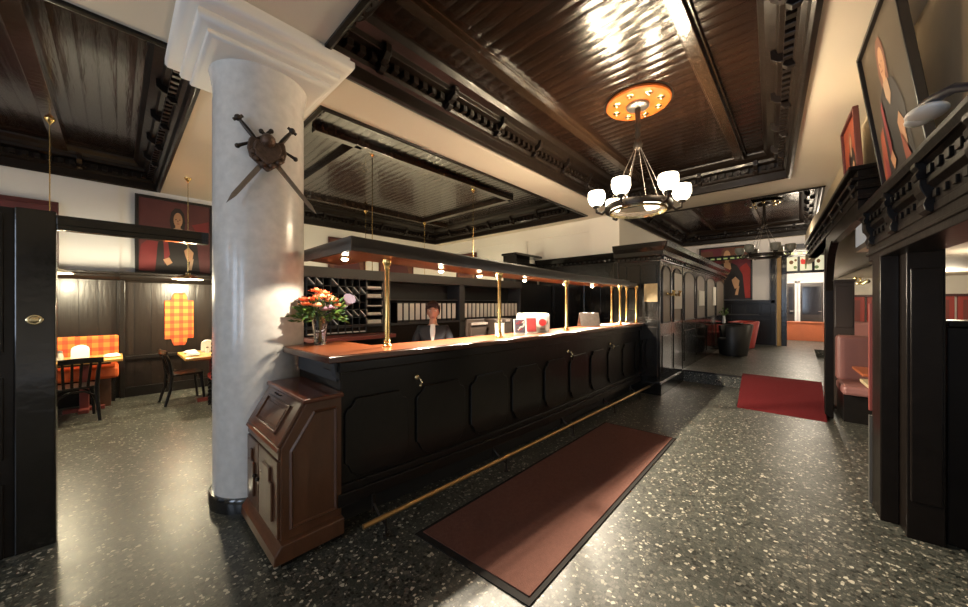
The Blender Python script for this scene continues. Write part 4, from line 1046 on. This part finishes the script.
# ------------------------------------------------------------------ black panelled booth and glazed screen
TX, TY = 6.24, 1.745
t = thing('panelled_booth', 'black lacquered panelled booth with cornice at the far counter end', 'booth', (7.0, 2.1, 0))
MB().box(TX, 7.7, TY+.03, 2.50, .16, 2.32).build('carcass', 'black_lacquer', t, bevel=.006)
MB().box(TX-.04, 7.7, TY-.03, 2.50, 0, .2).build('plinth', 'black_lacquer', t, bevel=.008)
mb = MB()
CPp = [(.03, 2.27), (-.02, 2.28), (-.03, 2.34), (-.07, 2.37), (-.08, 2.44), (-.14, 2.50), (-.16, 2.58), (.03, 2.58)]
def booth_cornice(mb, x1):
    # mitred at the front corner
    A = [(TX+d, TY+d, z) for d, z in CPp]; n = len(A)
    L = [(TX+d, 2.50, z) for d, z in CPp]; E_ = [(x1, TY+d, z) for d, z in CPp]
    mb.add(L+A+E_, [(i, (i+1) % n, n+(i+1) % n, n+i) for i in range(n)]+[(n+i, n+(i+1) % n, 2*n+(i+1) % n, 2*n+i) for i in range(n)]+[list(range(n)), list(range(2*n, 3*n))])
booth_cornice(mb, 7.71)
y = TY+.05
while y < 2.45: mb.box(TX-.055, TX+.0, y, y+.035, 2.30, 2.345); y += .085
x = TX+.05
while x < 7.6: mb.box(x, x+.05, TY-.055, TY+.0, 2.30, 2.345); x += .12
mb.box(TX-.02, 7.6, TY-.02, 2.48, 2.55, 2.60)
mb.build('cornice', 'black_lacquer', t, bevel=.004)
for y0, y1 in ((1.80, 2.02), (2.06, 2.26), (2.30, 2.48)):
    MB().box(TX-.014, TX+.01, y0, y1, 1.42, 2.22).build('front_panel', 'black_lacquer', t, bevel=.008)
MB().box(TX-.016, TX+.01, 1.80, 2.48, 1.25, 1.33).box(TX-.012, TX+.01, 1.78, 2.0, .3, 1.15).build('front_panel', 'black_lacquer', t, bevel=.008)
MB().box(TX-.03, TX+.05, 2.44, 2.53, 1.2, 2.3).build('corner_post', 'black_lacquer', t, bevel=.01)
# glazed leaves facing the room
def leaf_panel(x0, x1, z0, zs, glassy):
    d = MB().box(x0, x1, TY, TY+.035, z0, 2.28).build('glazed_leaf', 'black_lacquer', t, bevel=.005)
    g = .10
    pts = [(x0+g, zs), (x1-g, zs), (x1-g, 2.08)]+[((x0+x1)/2+((x1-x0)/2-g)*math.cos(PI*k/10), 2.08+.13*math.sin(PI*k/10)) for k in range(1, 10)]+[(x0+g, 2.08)]
    MB().slab([(x, TY+.002, z) for x, z in pts], (0, -.006, 0)).build('pane', glassy, d)
    mb = MB(); n = len(pts)
    ring = [(x, TY, z) for x, z in pts]
    mb.tube([(x, TY-.004, z) for x, z in pts]+[(pts[0][0], TY-.004, pts[0][1])], .016, 6); mb.build('pane_moulding', 'black_wood', d)
    MB().slab([(x0+g, TY+.002, z0+.15), (x1-g, TY+.002, z0+.15), (x1-g, TY+.002, zs-.22), (x0+g, TY+.002, zs-.22)], (0, -.014, 0)).build('lower_panel', 'black_lacquer', d, bevel=.008)
pm('mirror_glass', (.16, .135, .10), .38, metal=.6, spec=.3)
for x0, x1, z0 in ((6.26, 6.95, .2), (6.96, 7.70, .2)): leaf_panel(x0, x1, z0, 1.22, 'mirror_glass')
t = thing('glazed_screen', 'black glazed wooden screen on the raised floor behind the armchairs', 'screen', (10.3, 1.8, RZ))
for x0, x1 in ((7.76, 8.85), (8.87, 9.98), (10.0, 11.3), (11.32, 12.8)): leaf_panel(x0, x1, RZ, 1.22, 'mirror_glass')
MB().box(7.72, 12.85, TY+.036, TY+.10, RZ, 2.30).build('backing', 'black_lacquer', t)
mb = MB(); mb.ext([(TY+min(d, .1), z) for d, z in CPp], 'x', 7.72, 12.9); x = 7.78
while x < 12.8: mb.box(x, x+.05, TY-.055, TY+.0, 2.30, 2.345); x += .12
mb.build('cornice', 'black_lacquer', t, bevel=.004)
tag(MB().box(TX-.030, TX-.015, 1.775, 1.99, 1.58, 1.89).build('notice', 'paper_aged', origin=(TX-.02, 1.88, 1.58)), 'small yellowed framed notice on the black booth front', 'notice')
m = MB(); m.k = 0; m.box(7.10, 7.60, TY-.022, TY-.006, 1.45, 2.12)
tag(m.build('notice', 'paper', origin=(7.35, TY-.01, 1.45)), 'long white notice hung on the booth door glass', 'notice')
tag(MB().box(9.2, 9.75, TY-.022, TY-.006, 1.5, 1.85).build('notice', 'paper', origin=(9.5, TY-.01, 1.5)), 'pale notice on the glazed screen nearer the booth', 'notice')
tag(MB().box(10.9, 11.3, TY-.022, TY-.006, 1.5, 2.0).build('notice', 'paper', origin=(11.1, TY-.01, 1.5)), 'pale notice at the far end of the glazed screen', 'notice')
def hook(loc, d, label, s=1.0):
    t = thing('coat_hook', label, 'hook', loc); L = Vector(loc); d = Vector(d)
    MB().ball(L, .03*s, 10, 8).build('back_plate', 'brass_pale', t, smooth=60)
    q = MB()
    for sg in (-1, 1):
        w = d.cross(Vector((0, 0, 1)))*sg
        q.tube([L, L+d*.06*s+w*.02*s, L+d*.09*s+w*.04*s+Vector((0, 0, .01*s)), L+d*.10*s+w*.05*s+Vector((0, 0, .04*s))], .010*s, 8); q.ball(L+d*.10*s+w*.05*s+Vector((0, 0, .05*s)), .018*s, 8, 6)
    q.tube([L, L+d*.05*s-Vector((0, 0, .03*s)), L+d*.09*s-Vector((0, 0, .02*s))], .010*s, 8); q.ball(L+d*.09*s-Vector((0, 0, .02*s)), .02*s, 8, 6)
    q.build('prongs', 'brass', t, smooth=60)
hook((6.62, TY-.02, 1.72), (0, -1, 0), 'brass coat hook on the booth beside the yellowed notice')
hook((7.02, TY-.02, 1.72), (0, -1, 0), 'brass coat hook between the two booth door leaves')

# ------------------------------------------------------------------ runners
t = thing('runner_rug', 'long brown-red runner rug with black edge in front of the counter', 'rug', (2.9, 1.45, 0))
RUN = [(1.36, 1.895), (4.33, 1.872), (4.355, 1.048), (1.43, 1.015)]
cx_, cy_ = 2.87, 1.46
MB().prism(RUN, 0, .008).build('rubber_edge', 'rubber', t)
MB().prism([(x+(.045 if x < 3 else -.03), y+(.03 if y < 1.5 else -.03)) for x, y in RUN], .006, .014).build('pile', 'runner', t)
# ramp up to the raised floor and its red carpet
struct(MB().ext([(6.36, 0), (7.74, 0), (7.74, RZ)], 'y', -.27, .72).build('floor', 'black_wood'))
mb = MB()
a0, a1 = (6.30, .002), (8.1, RZ+.014)
prof = [(6.30, .0), (6.34, .014), (7.70, RZ+.008), (7.76, RZ+.012), (8.02, RZ+.012), (8.02, RZ+.001), (7.76, RZ+.001), (7.72, RZ-.002), (6.36, .001)]
n = len(prof)
def yl(x): return .70+(.81-.70)*(x-6.30)/1.8
mb.add([(x, -.25, z) for x, z in prof]+[(x, yl(x), z) for x, z in prof], [list(range(n)), list(range(n, 2*n))]+[(i, (i+1) % n, n+(i+1) % n, n+i) for i in range(n)])
tag(mb.build('carpet', 'red_carpet', origin=(7.1, .25, .1)), 'bright red carpet sloping up onto the raised floor', 'carpet')

# ------------------------------------------------------------------ far seating corner
def tub_chair(x, y, rz, m, label):
    t = thing('tub_armchair', label, 'armchair', (x, y, RZ), rz)
    v = []; f = []; n = 26
    for i in range(n+1):
        a = R(-125)+R(250)*i/n
        c, s = math.sin(a), -math.cos(a)          # open towards +y
        hgt = .80 if abs(a) < 1.2 else .80-.06*(abs(a)-1.2)
        for r, z in ((.30, .02), (.42, hgt-.02), (.405, hgt), (.36, hgt), (.345, hgt-.02), (.30, .40), (.24, .02)): v.append((c*r, s*r, z))
    for i in range(n):
        for k in range(7): f.append((i*7+k, (i+1)*7+k, (i+1)*7+(k+1) % 7, i*7+(k+1) % 7))
    f += [list(range(7)), list(range(n*7, n*7+7))[::-1]]
    MB().add(v, f).build('shell', m, t, local=True, smooth=50)
    MB().lathe([(0, .02), (.27, .02), (.31, .36), (.30, .42), (.27, .44), (0, .445)], 0, .02, 0, 28).build('seat', m, t, local=True, smooth=50)
    MB().lathe([(0, 0), (.24, 0), (.24, .025), (0, .025)], 0, 0, 0, 20).build('base', 'plastic_black', t, local=True)
tub_chair(10.75, 1.28, R(20), 'black_vinyl', 'black leather tub armchair at the low table')
tub_chair(12.75, 1.30, R(40), 'red_vinyl', 'red leather tub armchair behind the black one')
t = thing('side_table', 'dark pedestal table beside the armchairs holding a small vase', 'table', (11.75, 1.62, RZ))
MB().lathe([(0, .74), (.36, .74), (.37, .755), (.36, .775), (0, .775)], 11.95, 1.55, RZ, 32).build('tabletop', 'black_lacquer', t, smooth=50)
MB().lathe([(0, 0), (.22, 0), (.2, .02), (.04, .05), (.035, .74), (0, .74)], 11.95, 1.55, RZ, 20).build('pedestal', 'black_matte', t, smooth=50)
ft = (11.85, 1.62, RZ+.776)
t = thing('bud_vase', 'small white bud vase with dry twigs on the dark side table', 'vase', ft)
MB().lathe([(0, 0), (.035, 0), (.04, .06), (.03, .16), (.035, .2), (.03, .2), (.0, .02)], ft[0], ft[1], ft[2], 16).build('vase', 'white', t, smooth=50)
mb = MB(); rn = random.Random(4)
for k in range(12):
    a = rn.uniform(0, 2*PI); r = rn.uniform(.05, .16); hgt = rn.uniform(.25, .42)
    mb.tube([(ft[0], ft[1], ft[2]+.15), (ft[0]+r*.5*math.cos(a), ft[1]+r*.5*math.sin(a), ft[2]+hgt*.75), (ft[0]+r*math.cos(a), ft[1]+r*math.sin(a), ft[2]+hgt)], .006, 5)
    mb.ball((ft[0]+r*math.cos(a), ft[1]+r*math.sin(a), ft[2]+hgt), .022, 6, 5)
mb.build('twigs', 'leaf', t)
pm('canvas_plum', (.17, .030, .045), .6, var=.5, vscale=3)
pm('canvas_crimson', (.40, .035, .03), .6, var=.35, vscale=4)
pm('canvas_rust', (.52, .13, .035), .6, var=.4, vscale=5)
pm('canvas_flesh', (.62, .36, .20), .6, var=.15, vscale=9)
PMF = ['canvas_plum', 'canvas_black', 'canvas_brown', 'canvas_flesh', 'canvas_flesh', 'canvas_crimson', 'canvas_rust']
sh = [(5, [(.72, 0), (1, 0), (1, .55), (.92, .68), (.80, .60), (.76, .4)]), (6, [(0, 0), (.33, 0), (.30, .3), (.2, .52), (.06, .56), (0, .4)]), (2, [(0, .6), (.3, .62), (.25, .95), (0, .95)]), (2, [(.66, .78), (1, .75), (1, 1), (.6, 1)])]
sh += sitter(.54, .58, 1.0) + [(4, [(.10, .62), (.14, .64), (.36, .02), (.31, .02)])]
portrait('portrait', 'large dark portrait with reds on the far wall behind the armchairs', 'painting', (FX-.03, 2.66, 1.68), (0, -1, 0), (0, 0, 1), 1.50, 1.82, (-1, 0, 0), sh, PMF)
# carved beam with pale dentils in front of the far portrait
t = thing('carved_beam', 'thin dark carved beam with pale dentils crossing before the far portrait', 'beam', (12.9, .8, 2.95))
MB().box(12.9, 13.0, -.25, 3.18, 2.90, 2.99).box(12.86, 13.04, -.25, 3.18, 2.99, 3.03).build('beam', 'black_lacquer', t, bevel=.006)
mb = MB(); y = -.2
while y < 3.1: mb.box(12.87, 12.92, y, y+.10, 2.925, 2.97); y += .17
mb.build('dentils', 'stain_green', t)
# orange wood step in the corridor
t = thing('wooden_step', 'orange-brown wooden step in the corridor beyond the far doorway', 'step', (16.9, -.1, RZ))
MB().box(16.6, 17.3, -.75, .50, RZ, .86).build('riser', 'rust', t, bevel=.01)
MB().box(16.56, 17.3, -.75, .50, .86, .89).build('tread', 'rust', t, bevel=.006)
light('corridor_light', 'POINT', (15.6, -.1, 2.8), 70, (1, .88, .70), .15)

# ------------------------------------------------------------------ chandeliers
def chandelier(x, y, label, lit, plate_m, rot):
    t = thing('chandelier', label, 'chandelier', (x, y, 2.72))
    zt = ZC; zr = 2.72; rr = .355
    pl = MB().lathe([(0, -.05), (.35, -.05), (.365, -.035), (.365, -.01), (.35, 0), (0, 0)], x, y, zt, 48).build('ceiling_plate', plate_m, t, smooth=40)
    MB().lathe([(.368, -.002), (.385, -.008), (.385, -.0), (.368, 0)], x, y, zt, 48, loop=True).build('plate_rim', 'iron', pl, smooth=40)
    for k in range(8):
        a = 2*PI*k/8; cx, cy = x+.26*math.cos(a), y+.26*math.sin(a)
        MB().lathe([(0, -.085), (.014, -.085), (.022, -.078), (.026, -.062), (.045, -.055), (.045, -.048), (0, -.048)], cx, cy, zt, 16).build('boss', 'brass_pale', pl, smooth=50)
    MB().lathe([(.0, -.09), (.11, -.09), (.13, -.075), (.135, -.055), (.13, -.048), (0, -.048)], x, y, zt, 28).build('rosette', 'steel' if lit else 'iron', pl, smooth=50)
    MB().lathe([(0, 3.44), (.04, 3.44), (.055, 3.48), (.04, 3.53), (.025, 3.57), (.038, 3.61), (.026, 3.66), (.040, 3.71), (.030, 3.76), (.036, 3.95), (0, 3.95)], x, y, 0, 14).build('stem', 'iron', t, smooth=50)
    MB().lathe([(rr-.03, -.025), (rr+.02, -.035), (rr+.03, 0), (rr+.02, .035), (rr-.03, .025)], x, y, zr, 48, loop=True).build('ring', 'iron', t, smooth=40)
    # close the ring section and hang a pale inscription band below
    MB().lathe([(rr-.055, -.03), (rr-.045, -.06), (rr-.035, -.06), (rr-.035, -.03)], x, y, zr, 48, loop=True).build('ring_band', 'brass_pale' if lit else 'steel', t, smooth=40)
    for k in range(6):
        a = rot+2*PI*k/6; c, s = math.cos(a), math.sin(a)
        MB().tube([(x+.02*c, y+.02*s, 3.48), (x+(rr-.02)*c, y+(rr-.02)*s, zr+.03)], .0035, 6).build('cable', 'steel', t)
        arm = MB().tube([(x+rr*c, y+rr*s, zr), (x+(rr+.06)*c, y+(rr+.06)*s, zr-.05), (x+(rr+.12)*c, y+(rr+.12)*s, zr-.025), (x+(rr+.125)*c, y+(rr+.125)*s, zr+.04)], .017, 8).lathe([(0, .03), (.04, .03), (.046, .05), (.03, .062), (0, .062)], x+(rr+.125)*c, y+(rr+.125)*s, zr, 16).build('arm', 'iron', t, smooth=50)
        MB().lathe([(0, .055), (.05, .055), (.080, .085), (.102, .14), (.100, .215), (.092, .232), (0, .225)], x+(rr+.125)*c, y+(rr+.125)*s, zr, 22).build('lamp_shade', 'shade_glass' if lit else 'shade_unlit', arm, smooth=60)
        if lit: light('chandelier_light', 'POINT', (x+(rr+.125)*c, y+(rr+.125)*s, zr+.26), 22, (1, .81, .55), .05)
base = math.atan2(-1.46, -4.33)
chandelier(4.33, 1.46, 'lit iron ring chandelier with white glass shades under an orange ceiling disc', True, 'orange_wood', base-R(21))
light('far_fill_light', 'POINT', (12.2, -.05, 3.1), 45, (1, .84, .64), .3)  # added fill to brighten the far seating area and portrait; no fixture here
chandelier(10.75, .66, 'unlit iron ring chandelier over the far raised seating area', False, 'rib_wood', base+R(10))

# ------------------------------------------------------------------ right-hand carved portal
t = thing('carved_portal', 'glossy black carved portal with dentilled cornice at the right edge', 'portal', tuple(RW(3.7, -.1, 0)))
pil = MB(MR).box(3.72, 3.97, -.09, .0, 0, 1.9).box(3.565, 3.97, -.25, -.09, 0, 1.9).build('pillar', 'portal_black', t, bevel=.006)
MB(MR).box(3.548, 3.57, -.235, -.105, .25, 1.78).build('pillar_panel', 'portal_black', pil, bevel=.006)
plabel(MB(MR).box(3.985, 4.02, -.04, .012, .72, 1.55).build('edge_strip', 'red_paint', t), 'dark red edge strip')
plabel(MB(MR).box(3.985, 4.02, -.04, .012, .0, .68).build('edge_strip', 'grey_panel', t), 'pale grey lower edge strip')
mb = MB(MR); mb.box(-.6, 4.10, -.22, .0, 1.885, 2.0); mb.box(-.6, 4.12, -.22, .012, 1.925, 1.945); mb.box(-.6, 4.12, -.22, .008, 1.99, 2.03)
mb.build('lintel', 'portal_black', t, bevel=.004)
mb = MB(MR); mb.ext([(-.22, 2.03), (.004, 2.03), (.008, 2.10), (.03, 2.125), (.03, 2.15), (-.22, 2.15)], 'x', -.6, 4.13)
mb.ext([(-.22, 2.15), (.022, 2.15), (.022, 2.215), (.05, 2.245), (.062, 2.275), (.062, 2.30), (-.22, 2.30)], 'x', -.6, 4.2)
mb.box(-.6, 4.2, -.22, .055, 2.235, 2.24)
s = -.5
while s < 4.05: mb.box(s, s+.05, .0, .035, 2.165, 2.205); s += .11
s = -.5
while s < 4.05: mb.box(s, s+.04, .0, .018, 2.05, 2.085); s += .11
mb.build('cornice', 'portal_black', t, bevel=.003)
for s in (.9, 1.5, 2.1, 2.7, 3.3, 3.9):
    MB(MR).ext([(0, 2.0), (.016, 1.985), (.034, 2.0), (.04, 2.03), (.03, 2.06), (.045, 2.09), (.052, 2.12), (.052, 2.15), (0, 2.15)], 'x', s-.055, s+.055).build('corbel', 'portal_black', t, bevel=.004)
    MB(MR).ext([(0.02, 2.15), (.055, 2.155), (.06, 2.18), (.05, 2.20), (.062, 2.22), (.062, 2.24), (.02, 2.24)], 'x', s-.035, s+.035).build('corbel', 'portal_black', t, bevel=.003)
mb = MB(MR); mb.box(-.6, 3.75, -.10, -.08, 2.30, 2.325); mb.box(-.6, 3.75, -.10, -.08, 2.40, 2.425); s = -.55
while s < 3.7: mb.box(s, s+.012, -.10, -.08, 2.32, 2.405); mb.ball((s+.055, -.075, 2.36), .016, 8, 6); s += .11
mb.build('gallery_rail', 'portal_black', t)
hook(tuple(RW(3.93, .03, 1.72)), tuple((MR.to_3x3() @ Vector((.55, .8, 0))).normalized()), 'brass double coat hook on the near portal pillar', .55)
m = MB(MR); m.box(3.62, 3.9, -.95, -.27, 0, 1.40); m.box(3.60, 3.92, -.97, -.27, 1.40, 1.44)
tag(m.build('booth_divider', 'portal_black', origin=tuple(RW(3.76, -.6, 0)), bevel=.008), 'shoulder-high glossy black booth divider right of the portal pillar', 'divider')

# second portal further on
t = thing('carved_portal', 'farther black carved portal with curved brace beside the red carpet', 'portal', tuple(RW(6.66, -.06, 0)))
pil = MB(MR).box(6.56, 6.66, -.055, .03, 0, 2.3).build('pillar', 'portal_black', t, bevel=.006)
mb = MB(MR); pts = [(6.56, 1.72), (6.56, 2.32), (6.0, 2.32), (6.14, 2.27), (6.30, 2.19), (6.42, 2.07), (6.50, 1.92)]
mb.slab([(s, -.05, z) for s, z in pts], (0, .075, 0)); mb.build('curved_brace', 'portal_black', t, bevel=.006)
mb = MB(MR); mb.box(4.45, 6.66, -.055, .012, 2.30, 2.46)
mb.build('lintel', 'portal_black', t, bevel=.004)
mb = MB(MR); 
for n0, z0, z1 in ((.02, 2.46, 2.50), (.035, 2.55, 2.58), (.055, 2.63, 2.66), (.07, 2.72, 2.76)): mb.box(4.42, 9.5, -.13, n0, z0, z1)
mb.box(4.44, 9.5, -.13, .015, 2.46, 2.75); mb.build('cornice', 'portal_black', t, bevel=.006)
for k in range(8):
    s = 4.6+k*.66
    MB(MR).ext([(0, 2.50), (.022, 2.51), (.036, 2.55), (.032, 2.58), (.05, 2.63), (.055, 2.67), (0, 2.70)], 'x', s-.03, s+.03).build('corbel', 'portal_black', t, bevel=.004)

m = MB(MR); m.box(7.20, 7.25, -.33, -.10, 0, 1.88); m.box(7.185, 7.20, -.31, -.13, 1.2, 1.8); m.box(7.18, 7.27, -.34, -.09, 1.86, 1.90)
tag(m.build('booth_divider', 'door_dark', origin=tuple(RW(7.22, -.2, 0)), bevel=.005), 'tall dark wooden booth end panel behind the mauve bench', 'divider')
# booth benches and tables
def booth_bench(s0, s1, n0, n1, zt, label):
    t = thing('booth_bench', label, 'bench', tuple(RW((s0+s1)/2, (n0+n1)/2, 0)))
    MB(MR).box(s0, s1-.1, n0, n1, .36, .48).build('seat', 'mauve_vinyl', t, bevel=.035)
    MB(MR).box(s1-.16, s1, n0, n1, .47, zt).build('backrest', 'mauve_vinyl', t, bevel=.04)
    MB(MR).box(s0+.08, s1-.02, n0+.02, n1-.02, 0, .37).build('plinth', 'black_wood', t)
booth_bench(6.42, 7.12, -1.9, -.12, 1.10, 'mauve upholstered booth bench beside the far portal pillar')
booth_bench(8.0, 8.7, -1.9, -.16, 1.24, 'mauve booth bench farther back, only its back edge showing')
def booth_table(s0, s1, n0, n1, m, label):
    t = thing('booth_table', label, 'table', tuple(RW((s0+s1)/2, (n0+n1)/2, 0)))
    MB(MR).box(s0, s1, n0, n1, .72, .75).build('tabletop', m, t, bevel=.006)
    c = RW((s0+s1)/2, (n0+n1)/2, 0)
    MB().lathe([(0, 0), (.20, 0), (.19, .02), (.05, .04), (.035, .10), (.035, .72), (0, .72)], c.x, c.y, 0, 24).build('pedestal', 'iron', t, smooth=50)
booth_table(5.75, 6.40, -1.3, -.20, 'rust', 'orange-brown booth table close to the mauve bench')
booth_table(4.85, 5.40, -1.3, -.13, 'paper_aged', 'pale beige booth table nearer the portal pillar')
t = thing('louvred_panelling', 'red louvred panelling on the end wall of the booth room', 'panelling', tuple(RW(13.45, -2.9, .9)))
for k in range(8):
    n1 = -1.0-k*.36
    MB(MR).box(13.40, 13.46, n1-.32, n1, .9, 1.72).build('panel', 'red_vinyl', t, bevel=.01)
    MB(MR).box(13.39, 13.41, n1-.24, n1-.08, 1.0, 1.64).build('slats', 'red_paint', t)
MB(MR).box(13.38, 13.47, -4.1, -.98, 1.72, 1.78).build('rail', 'frame_maroon', t)
light('booth_light', 'POINT', tuple(RW(7.2, -1.6, 2.0)), 12, (1, .85, .62), .15)
light('booth_light', 'POINT', tuple(RW(11.5, -2.2, 2.0)), 22, (1, .85, .62), .15)

# leaning portraits on top of the right-hand cornices
def leaning(BL, BR, TL, TR, label, shapes, mats, frame):
    BL, BR, TL, TR = map(Vector, (BL, BR, TL, TR))
    w = (BR-BL).length; h = (TL-BL).length; ex = (BR-BL).normalized(); ez = (TL-BL); ez = (ez-ex*ez.dot(ex)).normalized()
    nrm = ex.cross(ez)*-1
    if nrm.y < 0: nrm = -nrm
    portrait('portrait', label, 'painting', BL, ex, ez, w, h, nrm, shapes, mats, frame, .03)
PO = ['canvas_olive', 'canvas_black', 'canvas_brown', 'canvas_skin', 'canvas_pale', 'canvas_red', 'canvas_orange']
sh = [(6, [(.0, 0), (.34, 0), (.30, .30), (.22, .46), (.10, .42), (.02, .2)]), (5, [(.04, .0), (.2, 0), (.18, .2), (.1, .28)])]+sitter(.46, .55, .86)
sh += [(6, [(.60, .0), (.80, 0), (.66, .2), (.58, .3)])]
leaning((4.2, -.54, 2.33), (3.16, -.59, 2.33), (4.07, -.385, 3.57), (3.04, -.455, 3.57), 'olive-brown portrait leaning forward above the near portal cornice', sh, PO, 'frame_black')
leaning((5.75, -.42, 2.78), (5.0, -.46, 2.78), (5.72, -.38, 3.52), (4.97, -.42, 3.52), 'orange-toned painting partly hidden behind the leaning olive portrait', [(6, [(0, 0), (1, 0), (1, 1), (0, 1)])]+sitter(.5, .5, .8), PO, 'frame_maroon')
# white uplighter on the cornice
U = RW(2.47, .06, 2.40)
t = thing('uplighter', 'white oval uplighter on a navy arm above the near cornice', 'lamp', tuple(U))
Rm = MR.to_3x3()
mb = MB(Matrix.Translation(U) @ Matrix.Rotation(math.atan(.0517)+R(8), 4, 'Z') @ Matrix.Rotation(R(8), 4, 'X'))
mb.ball((0, .01, 0), .075, 22, 14, sx=1.25, sy=.8, sz=.36); mb.build('housing', 'white', t, smooth=70)
mb = MB(Matrix.Translation(U) @ Matrix.Rotation(math.atan(.0517)+R(8), 4, 'Z') @ Matrix.Rotation(R(8), 4, 'X'))
mb.ball((.05, .015, -.012), .055, 20, 12, sx=1.0, sy=.75, sz=.34); mb.build('diffuser', 'white', t, smooth=70)
mb = MB(); a = U+Vector((-.02, 0, .028)); mb.tube([a+Vector((.03, .03, .004)), a+Vector((-.04, .0, .006)), a+Vector((-.12, -.04, .0)), U+Vector((-.25, -.12, -.04)), U+Vector((-.30, -.16, -.10))], [.016, .022, .020, .016, .016], 10)
mb.build('arm', 'navy', t, smooth=60)
